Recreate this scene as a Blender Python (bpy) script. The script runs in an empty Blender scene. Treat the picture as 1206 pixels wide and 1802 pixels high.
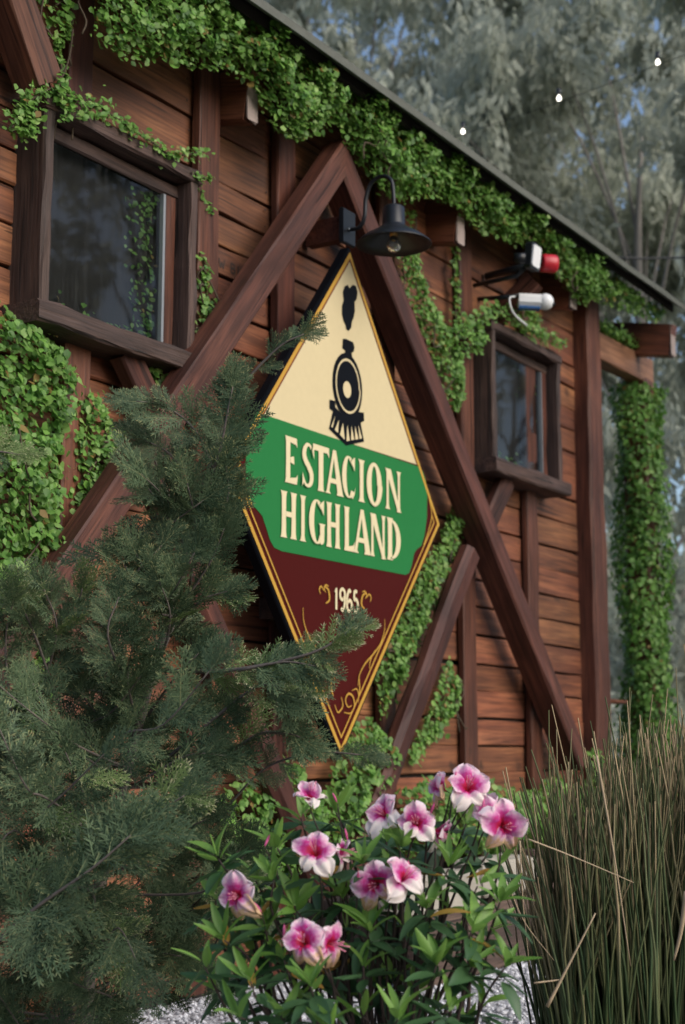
import bpy, math, numpy as np
from mathutils import Vector, Matrix

# ------------------------------------------------------------------ camera, sky, sun, exposure
sc = bpy.context.scene
FPX, PCX, PCY = 2600.0, 603.0, 901.0            # focal length and centre in photograph pixels
PITCH, AZ = math.atan(409 / FPX), math.radians(32.43)
CAM = Vector((-5.19, -3.30, 0.88))
FWH = Vector((math.cos(AZ), math.sin(AZ), 0)); RGT = Vector((math.sin(AZ), -math.cos(AZ), 0)); UPV = Vector((0, 0, 1))
FW = FWH * math.cos(PITCH) + UPV * math.sin(PITCH)
CUP = UPV * math.cos(PITCH) - FWH * math.sin(PITCH)
cam = bpy.data.cameras.new('camera'); camo = bpy.data.objects.new('camera', cam); sc.collection.objects.link(camo)
camo.matrix_world = Matrix.Translation(CAM) @ Matrix((RGT, CUP, -FW)).transposed().to_4x4()
cam.sensor_fit = 'VERTICAL'; cam.sensor_height = 36.0; cam.lens = 36.0 * FPX / 1802.0
cam.clip_start = 0.05; cam.clip_end = 600
cam.dof.use_dof = True; cam.dof.focus_distance = 3.85; cam.dof.aperture_fstop = 3.7
sc.camera = camo

SUN_EL, SUN_AZ = math.radians(34), math.radians(-92)      # azimuth measured from +X, negative is the yard side
wd = bpy.data.worlds.new('World'); sc.world = wd; wd.use_nodes = True
nt = wd.node_tree; bg = nt.nodes['Background']
sky = nt.nodes.new('ShaderNodeTexSky'); sky.sky_type = 'NISHITA'; sky.sun_disc = False
sky.sun_elevation = SUN_EL; sky.sun_rotation = math.pi / 2 - SUN_AZ
sky.air_density = 1.0; sky.dust_density = 2.0; sky.ozone_density = 1.2
nt.links.new(sky.outputs[0], bg.inputs[0]); bg.inputs[1].default_value = 0.095
sl = bpy.data.lights.new('sun', 'SUN'); sl.energy = 1.25; sl.angle = math.radians(55); sl.color = (1, 0.93, 0.84)
so = bpy.data.objects.new('sun', sl); sc.collection.objects.link(so)
sd = Vector((math.cos(SUN_EL) * math.cos(SUN_AZ), math.cos(SUN_EL) * math.sin(SUN_AZ), math.sin(SUN_EL)))
so.rotation_euler = sd.to_track_quat('Z', 'Y').to_euler(); so.location = sd * 30
vs = sc.view_settings; vs.view_transform = 'Standard'; vs.look = 'None'; vs.exposure = 0.86; vs.gamma = 1.0; vs.use_curve_mapping = False
sc.cycles.max_bounces = 6; sc.cycles.transparent_max_bounces = 6

# ------------------------------------------------------------------ helpers
COL = sc.collection
rng = np.random.default_rng(7)

def ray(px, py):
    return FW + RGT * ((px - PCX) / FPX) + CUP * ((PCY - py) / FPX)
def on_y(px, py, y=0.0):
    d = ray(px, py); return CAM + d * ((y - CAM.y) / d.y)
def at_depth(px, py, D):
    return CAM + ray(px, py) * D
def on_z(px, py, z=0.0):
    d = ray(px, py); return CAM + d * ((z - CAM.z) / d.z)

def link(o, parent=None, label=None, cat=None, group=None, kind=None):
    COL.objects.link(o)
    if parent is not None: o.parent = parent
    if label: o['label'] = label
    if cat: o['category'] = cat
    if group: o['group'] = group
    if kind: o['kind'] = kind
    return o
def empty(name, loc, label, cat, group=None, parent=None):
    o = bpy.data.objects.new(name, None); o.empty_display_size = 0.1
    o.matrix_basis = Matrix.Translation(Vector(loc))
    return link(o, parent, label, cat, group)
def mesh(name, V, F, mat, smooth=False):
    me = bpy.data.meshes.new(name)
    V = np.asarray(V, dtype=np.float64)
    me.from_pydata(V.tolist() if len(V) < 20000 else [tuple(v) for v in V], [], F)
    if mat: me.materials.append(mat)
    if smooth: me.polygons.foreach_set('use_smooth', [True] * len(me.polygons))
    me.update(); return me
def mesh_np(name, V, tris, mat, col=None, smooth=False, n=3):
    """big meshes: V (k,3), faces (m,n) all with n corners"""
    me = bpy.data.meshes.new(name); V = np.asarray(V, np.float32); T = np.asarray(tris, np.int32)
    me.vertices.add(len(V)); me.vertices.foreach_set('co', V.ravel())
    me.loops.add(T.size); me.loops.foreach_set('vertex_index', T.ravel())
    me.polygons.add(len(T)); me.polygons.foreach_set('loop_start', np.arange(0, T.size, n, dtype=np.int32))
    if smooth: me.polygons.foreach_set('use_smooth', np.ones(len(T), bool))
    if mat: me.materials.append(mat)
    if col is not None:
        a = me.color_attributes.new('col', 'FLOAT_COLOR', 'POINT')
        c = np.ones((len(V), 4), np.float32); c[:, :col.shape[1]] = col; a.data.foreach_set('color', c.ravel())
    me.update(); me.validate(); return me
def put(name, me, parent=None, M=None, **k):
    """child meshes are given in WORLD coordinates (or with a world matrix M); parents are unrotated empties"""
    o = bpy.data.objects.new(name, me)
    M = M if M is not None else Matrix.Identity(4)
    if parent is not None:
        o.matrix_basis = world_of(parent).inverted() @ M
    else: o.matrix_basis = M
    return link(o, parent, **k)
def world_of(o):
    M = o.matrix_basis.copy() if o.parent is None else world_of(o.parent) @ o.matrix_basis
    return M
def frame(x, zhint):
    x = Vector(x).normalized(); z = Vector(zhint); y = z.cross(x)
    if y.length < 1e-5: y = Vector((0, 1, 0)).cross(x)
    y.normalize(); z = x.cross(y)
    return Matrix((x, y, z)).transposed()

def timber_mesh(L, w, h, mat, seg=4, bev=0.006, jit=0.0015, seed=0, endcut=(0, 0)):
    """length on local X from 0 to L, w across local Y, h across local Z (centred); endcut shears the ends for a mitre"""
    r = np.random.default_rng(seed)
    b = min(bev, 0.3 * w, 0.3 * h)
    prof = np.array([(-w/2+b, -h/2), (w/2-b, -h/2), (w/2, -h/2+b), (w/2, h/2-b), (w/2-b, h/2), (-w/2+b, h/2), (-w/2, h/2-b), (-w/2, -h/2+b)])
    V = []
    for i in range(seg + 1):
        t = i / seg
        q = prof + r.normal(0, jit, (8, 2)); off = r.normal(0, jit * .8, 2)
        x = L * t + endcut[0] * q[:, 1] * (1 - t) + endcut[1] * q[:, 1] * t
        V += [(x[k], q[k, 0] + off[0], q[k, 1] + off[1]) for k in range(8)]
    F = [(i*8+k, i*8+(k+1) % 8, (i+1)*8+(k+1) % 8, (i+1)*8+k) for i in range(seg) for k in range(8)]
    F += [tuple(range(7, -1, -1)), tuple(seg*8+k for k in range(8))]
    return mesh('timber', V, F, mat)
_ts = [100]
def timber(name, p0, p1, w, h, mat, parent, up=(0, 0, 1), **k):
    """p0->p1 centre line, h measured along 'up', w across"""
    kk = {a: k.pop(a) for a in ('seg', 'bev', 'jit', 'endcut') if a in k}
    _ts[0] += 1
    p0 = Vector(p0); p1 = Vector(p1); L = (p1 - p0).length
    kk.setdefault('seg', max(2, int(L / .25)))
    me = timber_mesh(L, w, h, mat, seed=_ts[0], **kk)
    return put(name, me, parent, Matrix.Translation(p0) @ frame(p1 - p0, up).to_4x4(), **k)
def box(name, lo, hi, mat, parent, bev=0.003, **k):
    lo = Vector(lo); hi = Vector(hi); c = (lo + hi) / 2
    return timber(name, (lo.x, c.y, c.z), (hi.x, c.y, c.z), hi.y - lo.y, hi.z - lo.z, mat, parent, seg=1, bev=bev, jit=0, **k)
def tube_data(pts, rad, n=6):
    pts = [Vector(p) for p in pts]; V = []; F = []
    if not hasattr(rad, '__len__'): rad = [rad] * len(pts)
    pn = None
    for i, p in enumerate(pts):
        d = (pts[min(i+1, len(pts)-1)] - pts[max(i-1, 0)]).normalized()
        a = pn if pn is not None else (Vector((0, 0, 1)) if abs(d.z) < .9 else Vector((1, 0, 0)))
        a = (a - d * a.dot(d)).normalized(); pn = a; b = d.cross(a)
        V += [tuple(p + (a * math.cos(2*math.pi*j/n) + b * math.sin(2*math.pi*j/n)) * rad[i]) for j in range(n)]
    for i in range(len(pts)-1):
        F += [(i*n+j, i*n+(j+1) % n, (i+1)*n+(j+1) % n, (i+1)*n+j) for j in range(n)]
    F += [tuple(range(n-1, -1, -1)), tuple((len(pts)-1)*n+j for j in range(n))]
    return V, F
def join(parts):
    V = []; F = []
    for v, f in parts:
        o = len(V); V += [tuple(x) for x in v]; F += [tuple(i+o for i in q) for q in f]
    return V, F
def tube(name, pts, rad, mat, parent, n=6, **k):
    V, F = tube_data(pts, rad, n); return put(name, mesh(name, V, F, mat, True), parent, **k)
def lathe_data(prof, n=32):
    V = [(r*math.cos(2*math.pi*j/n), r*math.sin(2*math.pi*j/n), z) for r, z in prof for j in range(n)]
    F = [(i*n+j, i*n+(j+1) % n, (i+1)*n+(j+1) % n, (i+1)*n+j) for i in range(len(prof)-1) for j in range(n)]
    return V, F
def smooth_pts(pts, m=6):
    """Catmull-Rom through points"""
    P = [np.array(p, float) for p in pts]; P = [2*P[0]-P[1]] + P + [2*P[-1]-P[-2]]; out = []
    for i in range(1, len(P)-2):
        for j in range(m):
            t = j/m; a, b, c, d = P[i-1:i+3]
            out.append(.5*((2*b)+(-a+c)*t+(2*a-5*b+4*c-d)*t*t+(-a+3*b-3*c+d)*t**3))
    out.append(P[-2]); return out

# ------------------------------------------------------------------ materials
def newmat(name):
    m = bpy.data.materials.new(name); m.use_nodes = True
    n = m.node_tree; b = n.nodes['Principled BSDF']; return m, n, b
def N(n, t, **k):
    x = n.nodes.new(t)
    for a, v in k.items(): setattr(x, a, v)
    return x
def ramp(n, fac, stops):
    r = N(n, 'ShaderNodeValToRGB'); e = r.color_ramp.elements
    while len(e) < len(stops): e.new(0.5)
    for q, (p, c) in zip(e, stops): q.position = p; q.color = (*c, 1)
    n.links.new(fac, r.inputs[0]); return r.outputs[0]
def mixc(n, f, a, b, mode='MIX'):
    m = N(n, 'ShaderNodeMix', data_type='RGBA', blend_type=mode)
    for s, v in ((0, f), (6, a), (7, b)):
        if isinstance(v, bpy.types.NodeSocket): n.links.new(v, m.inputs[s])
        else: m.inputs[s].default_value = v if s == 0 else (*v, 1)
    return m.outputs[2]
def math_n(n, op, a, b=None):
    m = N(n, 'ShaderNodeMath', operation=op)
    for i, v in enumerate((a, b)):
        if v is None: continue
        if isinstance(v, bpy.types.NodeSocket): n.links.new(v, m.inputs[i])
        else: m.inputs[i].default_value = v
    return m.outputs[0]
def plain(name, c, rough=.5, metal=0, spec=.5, bump=0, bscale=60, var=.15, coat=0):
    m, n, b = newmat(name)
    tc = N(n, 'ShaderNodeTexCoord'); no = N(n, 'ShaderNodeTexNoise'); no.inputs['Scale'].default_value = bscale * .3; no.inputs['Detail'].default_value = 6
    n.links.new(tc.outputs['Object'], no.inputs['Vector'])
    col = mixc(n, math_n(n, 'MULTIPLY', no.outputs[0], var * 2), c, tuple(x * .55 for x in c))
    n.links.new(col, b.inputs['Base Color'])
    b.inputs['Roughness'].default_value = rough; b.inputs['Metallic'].default_value = metal; b.inputs['Specular IOR Level'].default_value = spec
    b.inputs['Coat Weight'].default_value = coat
    if bump:
        n2 = N(n, 'ShaderNodeTexNoise'); n2.inputs['Scale'].default_value = bscale; n.links.new(tc.outputs['Object'], n2.inputs['Vector'])
        bp = N(n, 'ShaderNodeBump'); bp.inputs['Strength'].default_value = bump; bp.inputs['Distance'].default_value = .004
        n.links.new(n2.outputs[0], bp.inputs['Height']); n.links.new(bp.outputs[0], b.inputs['Normal'])
    return m
def wood(name, light, mid, dark, rough=.5, grain=1.0, knots=.5, spec=.45, blotch=.5, gdist=.0025, var=.5):
    """grain runs along the object's own X axis"""
    m, n, b = newmat(name)
    tc = N(n, 'ShaderNodeTexCoord'); oi = N(n, 'ShaderNodeObjectInfo')
    off = N(n, 'ShaderNodeVectorMath', operation='SCALE'); cmb = N(n, 'ShaderNodeCombineXYZ')
    for i, s in enumerate((37.0, 11.0, 23.0)): n.links.new(math_n(n, 'MULTIPLY', oi.outputs['Random'], s), cmb.inputs[i])
    add = N(n, 'ShaderNodeVectorMath', operation='ADD'); n.links.new(tc.outputs['Object'], add.inputs[0]); n.links.new(cmb.outputs[0], add.inputs[1])
    def stretched(sx, s, det=5, dist=0):
        mp = N(n, 'ShaderNodeMapping'); mp.inputs['Scale'].default_value = (sx, 1, 1); n.links.new(add.outputs[0], mp.inputs[0])
        t = N(n, 'ShaderNodeTexNoise'); t.inputs['Scale'].default_value = s; t.inputs['Detail'].default_value = det; t.inputs['Distortion'].default_value = dist
        n.links.new(mp.outputs[0], t.inputs['Vector']); return t.outputs[0]
    broad = stretched(.12, 9, 4, .6); fine = stretched(.035, 120, 6); streak = stretched(.05, 34, 5, .3); bl = stretched(.7, 4.5, 5, .8)
    col = ramp(n, broad, [(.28, dark), (.5, mid), (.72, light)])
    col = mixc(n, ramp(n, streak, [(.42, (0, 0, 0)), (.62, (1, 1, 1))]), col, mixc(n, .55, col, dark))
    col = mixc(n, math_n(n, 'MULTIPLY', ramp(n, fine, [(.45, (0, 0, 0)), (.65, (1, 1, 1))]), .6 * grain), col, tuple(x * .4 for x in dark))
    col = mixc(n, math_n(n, 'MULTIPLY', ramp(n, bl, [(.45, (0, 0, 0)), (.7, (1, 1, 1))]), blotch), col, tuple(x * .5 for x in dark))
    crk = stretched(.03, 42, 2, .4)
    col = mixc(n, math_n(n, 'MULTIPLY', ramp(n, crk, [(.655, (0, 0, 0)), (.675, (1, 1, 1))]), .8), col, tuple(x * .25 for x in dark))
    mk = N(n, 'ShaderNodeMapping'); mk.inputs['Scale'].default_value = (.55, 1, 1); n.links.new(add.outputs[0], mk.inputs[0])
    vo = N(n, 'ShaderNodeTexVoronoi'); vo.inputs['Scale'].default_value = 5.2; dn = N(n, 'ShaderNodeTexNoise'); dn.inputs['Scale'].default_value = 14; n.links.new(add.outputs[0], dn.inputs[0]); dv = N(n, 'ShaderNodeVectorMath', operation='MULTIPLY_ADD'); n.links.new(dn.outputs['Color'], dv.inputs[0]); dv.inputs[1].default_value = (.06, .06, .06); n.links.new(mk.outputs[0], dv.inputs[2]); n.links.new(dv.outputs[0], vo.inputs['Vector'])
    kn = ramp(n, vo.outputs['Distance'], [(.05, (1, 1, 1)), (.16, (0, 0, 0))])
    col = mixc(n, math_n(n, 'MULTIPLY', kn, knots), col, (.022, .012, .009))
    hs = N(n, 'ShaderNodeHueSaturation'); n.links.new(col, hs.inputs['Color'])
    n.links.new(math_n(n, 'ADD', math_n(n, 'MULTIPLY', oi.outputs['Random'], var), 1 - var * .5), hs.inputs['Value'])
    n.links.new(math_n(n, 'ADD', math_n(n, 'MULTIPLY', math_n(n, 'FRACT', math_n(n, 'MULTIPLY', oi.outputs['Random'], 7.3)), .014), .493), hs.inputs['Hue'])
    n.links.new(hs.outputs[0], b.inputs['Base Color'])
    n.links.new(math_n(n, 'ADD', math_n(n, 'MULTIPLY', streak, .3), rough - .15), b.inputs['Roughness'])
    b.inputs['Specular IOR Level'].default_value = spec
    h = math_n(n, 'ADD', fine, math_n(n, 'MULTIPLY', streak, 1.2))
    bp = N(n, 'ShaderNodeBump'); bp.inputs['Strength'].default_value = .6; bp.inputs['Distance'].default_value = gdist
    n.links.new(h, bp.inputs['Height']); n.links.new(bp.outputs[0], b.inputs['Normal'])
    return m
def leafmat(name, c1, c2, rough=.45, trans=.3, attr=False, tip=None, var=.35, spec=.35):
    """leaf colour varies per leaf (attribute col.r when joined, object random otherwise); col.g = tip tint"""
    m, n, b = newmat(name)
    at = N(n, 'ShaderNodeAttribute', attribute_name='col'); sp = N(n, 'ShaderNodeSeparateColor'); n.links.new(at.outputs['Color'], sp.inputs[0])
    oi = N(n, 'ShaderNodeObjectInfo')
    f = sp.outputs[0] if attr == 'r' else (math_n(n, 'FRACT', math_n(n, 'ADD', sp.outputs[0], oi.outputs['Random'])) if attr else oi.outputs['Random'])
    col = mixc(n, f, c1, c2)
    if tip: col = mixc(n, sp.outputs[1], col, tip)
    if attr == 'r': col = mixc(n, sp.outputs[2], col, (.26, .15, .05))
    n.links.new(col, b.inputs['Base Color']); b.inputs['Roughness'].default_value = rough; b.inputs['Specular IOR Level'].default_value = spec
    if trans:
        tr = N(n, 'ShaderNodeBsdfTranslucent'); ms = N(n, 'ShaderNodeMixShader'); ms.inputs[0].default_value = trans
        n.links.new(mixc(n, .5, col, tuple(x * 1.6 for x in c2)), tr.inputs[0])
        n.links.new(b.outputs[0], ms.inputs[1]); n.links.new(tr.outputs[0], ms.inputs[2])
        n.links.new(ms.outputs[0], n.nodes['Material Output'].inputs[0])
    return m

M_PLANK = wood('stained_plank', (.39, .165, .076), (.25, .092, .043), (.11, .040, .023), rough=.58, blotch=.35, knots=.75, var=.6)
M_BATTEN = wood('batten_wood', (.19, .070, .042), (.118, .040, .026), (.058, .021, .016), rough=.55, blotch=.45, var=.35, spec=.3)
M_BEAM = wood('brace_wood', (.19, .075, .046), (.115, .043, .029), (.052, .021, .016), rough=.55, blotch=.6, var=.25, spec=.3)
M_FRAME = wood('window_frame_wood', (.135, .08, .06), (.08, .047, .037), (.035, .021, .018), rough=.7, blotch=.4, gdist=.006, var=.3)
M_RAFTER = wood('rafter_wood', (.26, .10, .05), (.19, .068, .035), (.09, .034, .02), rough=.5, blotch=.3, var=.3)
M_PORCH = wood('porch_beam_wood', (.40, .20, .115), (.30, .14, .08), (.19, .08, .045), rough=.55, blotch=.25, var=.2)
M_CUT = plain('painted_end_grain', (.40, .32, .29), .8, bump=.5, bscale=90, var=.4)
M_BACK = plain('dark_backing', (.018, .013, .011), .9)  # near-black; behind the panes it paints the dark of the interior
M_ROOF = plain('weathered_roof_metal', (.20, .215, .195), .6, bump=.4, bscale=40, var=.35)
M_BLACK = plain('black_enamel', (.011, .013, .017), .36, spec=.4, bump=.1, bscale=200, var=.2)
def glassmat():
    m, n, b = newmat('dusty_window_glass')
    tr = N(n, 'ShaderNodeBsdfTransparent'); tr.inputs[0].default_value = (.72, .78, .8, 1); gl = N(n, 'ShaderNodeBsdfGlossy'); gl.inputs['Roughness'].default_value = .03
    fr = N(n, 'ShaderNodeFresnel'); fr.inputs[0].default_value = 1.5; ms = N(n, 'ShaderNodeMixShader')
    n.links.new(fr.outputs[0], ms.inputs[0]); n.links.new(tr.outputs[0], ms.inputs[1]); n.links.new(gl.outputs[0], ms.inputs[2])
    # rain streaks and dust
    tc = N(n, 'ShaderNodeTexCoord'); mp = N(n, 'ShaderNodeMapping'); mp.inputs['Scale'].default_value = (60, 60, 2.2); n.links.new(tc.outputs['Object'], mp.inputs[0])
    no = N(n, 'ShaderNodeTexNoise'); no.inputs['Scale'].default_value = 1.0; no.inputs['Detail'].default_value = 5; n.links.new(mp.outputs[0], no.inputs[0])
    df = N(n, 'ShaderNodeBsdfDiffuse'); df.inputs[0].default_value = (.45, .47, .5, 1); m2 = N(n, 'ShaderNodeMixShader')
    n.links.new(math_n(n, 'MULTIPLY', ramp(n, no.outputs[0], [(.45, (0, 0, 0)), (.75, (1, 1, 1))]), .02), m2.inputs[0])
    n.links.new(ms.outputs[0], m2.inputs[1]); n.links.new(df.outputs[0], m2.inputs[2]); n.links.new(m2.outputs[0], n.nodes['Material Output'].inputs[0])
    return m
M_GLASSD = glassmat()
M_METAL = plain('galvanised_strip', (.42, .45, .48), .4, metal=.8)
M_WHITE = plain('white_plastic', (.78, .79, .8), .35, var=.08)
M_RED = plain('red_plastic', (.5, .02, .035), .35, var=.1)
M_LENS = plain('camera_lens_blue', (.02, .10, .28), .15)
M_SOIL = plain('dark_soil', (.045, .032, .028), .95, bump=1, bscale=30, var=.5)
M_STONE = plain('pale_stone', (.42, .39, .33), .9, bump=.8, bscale=25, var=.45)
M_OLDPOST = wood('weathered_post_wood', (.17, .11, .085), (.11, .07, .055), (.05, .032, .028), rough=.8, blotch=.5, var=.2)
M_BARK = plain('conifer_bark', (.15, .125, .11), .9, bump=1, bscale=50, var=.5)
M_STEM = plain('shrub_stem', (.05, .034, .028), .85, bump=.5, bscale=80, var=.4)
M_IVYSTEM = plain('creeper_stem', (.07, .05, .03), .85)

M_IVY = leafmat('creeper_leaf', (.045, .125, .022), (.17, .35, .065), .45, .3, attr='r', tip=(.32, .47, .14))
M_CON = leafmat('cypress_spray', (.020, .045, .022), (.125, .185, .095), .6, .2, attr='sum', tip=(.50, .48, .22), spec=.25)
M_CONY = leafmat('young_cypress_spray', (.07, .12, .04), (.20, .28, .10), .6, .2, attr='sum', tip=(.82, .74, .46), spec=.25)
M_AZY = leafmat('young_azalea_leaf', (.10, .22, .035), (.20, .36, .08), .4, .35)
M_AZO = leafmat('old_azalea_leaf', (.028, .075, .028), (.06, .13, .05), .4, .2, spec=.5)
M_AZD = leafmat('yellowed_azalea_leaf', (.35, .2, .04), (.45, .28, .06), .5, .3)
M_REED = leafmat('reed_stem', (.034, .072, .026), (.125, .145, .058), .6, .15, attr='r', tip=(.50, .37, .22))
M_TREE = leafmat('grey_green_foliage', (.16, .18, .145), (.53, .56, .47), .65, .45, attr='r')
M_DRY = plain('dry_stalk', (.45, .34, .22), .7)

# sign paints
def paint(name, c, rough=.5):
    return plain(name, c, rough, bump=.05, bscale=120, var=.10, spec=.06)
P_CREAM = paint('cream_paint', (.63, .53, .32)); P_GREEN = paint('green_paint', (.022, .175, .050)); P_MAROON = paint('maroon_paint', (.062, .007, .006))
P_BLACK = paint('black_sign_paint', (.0045, .0055, .008)); P_GOLD = paint('gold_paint', (.50, .29, .055)); P_LETTER = paint('cream_letter_paint', (.70, .61, .39))
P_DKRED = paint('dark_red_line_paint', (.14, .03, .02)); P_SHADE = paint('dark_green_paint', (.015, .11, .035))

# ------------------------------------------------------------------ ground
def grid_sheet(name, x0, x1, y0, y1, z, nx, ny, mat, amp=0.0, seed=1):
    r = np.random.default_rng(seed)
    xs = np.linspace(x0, x1, nx); ys = np.linspace(y0, y1, ny)
    V = [(x, y, z + (r.normal(0, amp) if amp else 0)) for y in ys for x in xs]
    F = [(j*nx+i, j*nx+i+1, (j+1)*nx+i+1, (j+1)*nx+i) for j in range(ny-1) for i in range(nx-1)]
    return mesh(name, V, F, mat, True)
M_GROUND = plain('dry_ground', (.13, .115, .085), .95, bump=1, bscale=6, var=.6)
gnd = put('ground', grid_sheet('ground', -150, 150, -150, 150, -.012, 3, 3, M_GROUND), kind='structure')
def gravelmat():
    m, n, b = newmat('white_gravel')
    tc = N(n, 'ShaderNodeTexCoord'); v = N(n, 'ShaderNodeTexVoronoi'); v.inputs['Scale'].default_value = 55
    n.links.new(tc.outputs['Object'], v.inputs['Vector'])
    sp = N(n, 'ShaderNodeSeparateColor'); n.links.new(v.outputs['Color'], sp.inputs[0])
    n.links.new(ramp(n, sp.outputs[0], [(0, (.30, .30, .32)), (.5, (.5, .51, .54)), (1, (.7, .71, .74))]), b.inputs['Base Color'])
    b.inputs['Roughness'].default_value = .9
    bp = N(n, 'ShaderNodeBump'); bp.inputs['Distance'].default_value = .01; bp.invert = True
    n.links.new(v.outputs['Distance'], bp.inputs['Height']); n.links.new(bp.outputs[0], b.inputs['Normal'])
    return m
M_GRAVEL = gravelmat()
M_PEB = leafmat('gravel_pebble', (.28, .285, .31), (.78, .79, .83), .85, 0, attr='r')
put('gravel_bed', grid_sheet('gravel_bed', -3.5, 3.2, -1.75, .4, -.004, 60, 24, M_GRAVEL, .003), kind='structure')
def pebbles():
    r = np.random.default_rng(3); n = 9000
    c = np.stack([r.uniform(-2.6, 1.6, n), r.uniform(-1.5, .1, n), np.full(n, .002)], 1)
    s = r.uniform(.007, .016, n)
    base = np.array([(1, 0, 0), (-1, 0, 0), (0, 1, 0), (0, -1, 0), (0, 0, 1), (0, 0, -1)], float)
    tri = np.array([(0, 2, 4), (2, 1, 4), (1, 3, 4), (3, 0, 4), (2, 0, 5), (1, 2, 5), (3, 1, 5), (0, 3, 5)])
    V = c[:, None, :] + base[None] * (s[:, None, None] * r.uniform(.6, 1.2, (n, 6, 1))) * np.array([1, 1, .7])
    T = (tri[None] + 6*np.arange(n)[:, None, None]).reshape(-1, 3)
    col = np.repeat(r.uniform(0, 1, (n, 1)), 6, 0); col = np.concatenate([col, np.zeros((n*6, 2))], 1)
    put('gravel', mesh_np('gravel', V.reshape(-1, 3), T, M_PEB, col, smooth=True), kind='stuff', label='white gravel on the ground behind the azalea', cat='gravel')
pebbles()

LEAF0 = np.array([(0, 0, 0), (.36, .30, .06), (.30, .62, .10), (0, 1, -.02), (-.30, .62, .10), (-.36, .30, .06), (0, .5, -.02)])
LEAFT = np.array([(0, 1, 6), (1, 2, 6), (2, 3, 6), (3, 4, 6), (4, 5, 6), (5, 0, 6)])
def leaves_mesh(name, C, size, nrm, tipd, mat, r, col=None):
    """joined leaves: centres C, leaf normals, tip directions"""
    n = len(C); z = nrm / np.linalg.norm(nrm, axis=1, keepdims=True)
    y = tipd - (tipd*z).sum(1, keepdims=True)*z; y /= np.linalg.norm(y, axis=1, keepdims=True) + 1e-9; x = np.cross(y, z)
    L = LEAF0[None] * size[:, None, None] * np.stack([r.uniform(.8, 1.25, n), r.uniform(.8, 1.15, n), r.uniform(-1.5, 1.5, n)], 1)[:, None, :]
    V = C[:, None, :] + L[:, :, :1]*x[:, None] + (L[:, :, 1:2] - .5*size[:, None, None])*y[:, None] + L[:, :, 2:3]*z[:, None]
    T = (LEAFT[None] + 7*np.arange(n)[:, None, None]).reshape(-1, 3)
    if col is None: col = r.uniform(0, 1, n)
    tip = np.clip(r.normal(-.05, .4, n), 0, .9)
    cc = np.repeat(np.stack([col, tip, (r.random(n) < .025)*.9], 1), 7, 0)
    return mesh_np(name, V.reshape(-1, 3), T, mat, cc, smooth=True)

# ------------------------------------------------------------------ cabin
cab = empty('timber_cabin', (0.3, .1, 0), 'brown timber plank cabin with diagonal beams and overhanging roof', 'cabin')
box('wall_backing', (-3.2, .028, 0), (2.55, .12, 3.9), M_BACK, cab)
box('end_wall', (2.45, .13, 0), (2.55, 3.6, 3.9), M_PLANK, cab)
LINES = [3.78, 3.59, 3.40, 3.21, 3.015, 2.89, 2.76, 2.64, 2.51, 2.37, 2.23, 2.09, 1.94, 1.81, 1.67, 1.54, 1.405, 1.265, 1.135, 1.0, .87, .74, .60, .46, .32, .18, .04]
BAYS = [-3.1, -2.45, -1.71, -1.005, -.495, .305, 1.065, 1.78, 2.5]
rp = np.random.default_rng(11)
for i in range(len(BAYS) - 1):
    for j in range(len(LINES) - 1):
        z1, z0 = LINES[j], LINES[j+1]
        cz = (z0 + z1) / 2 + rp.normal(0, .003); gap = rp.uniform(.005, .014); y = rp.uniform(-.004, .006)
        tl = rp.normal(0, .0022)
        timber('plank', (BAYS[i] + .003, .012 + y, cz - tl), (BAYS[i+1] - .003, .012 + y, cz + tl), .026, z1 - z0 - gap, M_PLANK, cab, seg=3, bev=.004, jit=.0012)
for bx in BAYS[:-1]:
    wdt = .125 if bx > -1.5 else .115
    lean = rp.normal(0, .008)
    if abs(bx + 1.71) < .01:
        timber('batten', (bx, -.032, 3.7), (bx + .0, -.032, 2.93), .038, wdt, M_BATTEN, cab, up=(1, 0, 0))
        timber('batten', (bx + .02, -.034, 2.19), (bx + .02, -.034, .05), .042, .12, M_RAFTER, cab, up=(1, 0, 0))
    else:
        timber('batten', (bx, -.032, 3.7), (bx + lean, -.032, .03), .038, wdt, M_BATTEN, cab, up=(1, 0, 0))
timber('corner_post', (2.57, -.03, 3.75), (2.56, -.03, 0), .13, .19, M_BATTEN, cab, up=(1, 0, 0), bev=.012)

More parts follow.
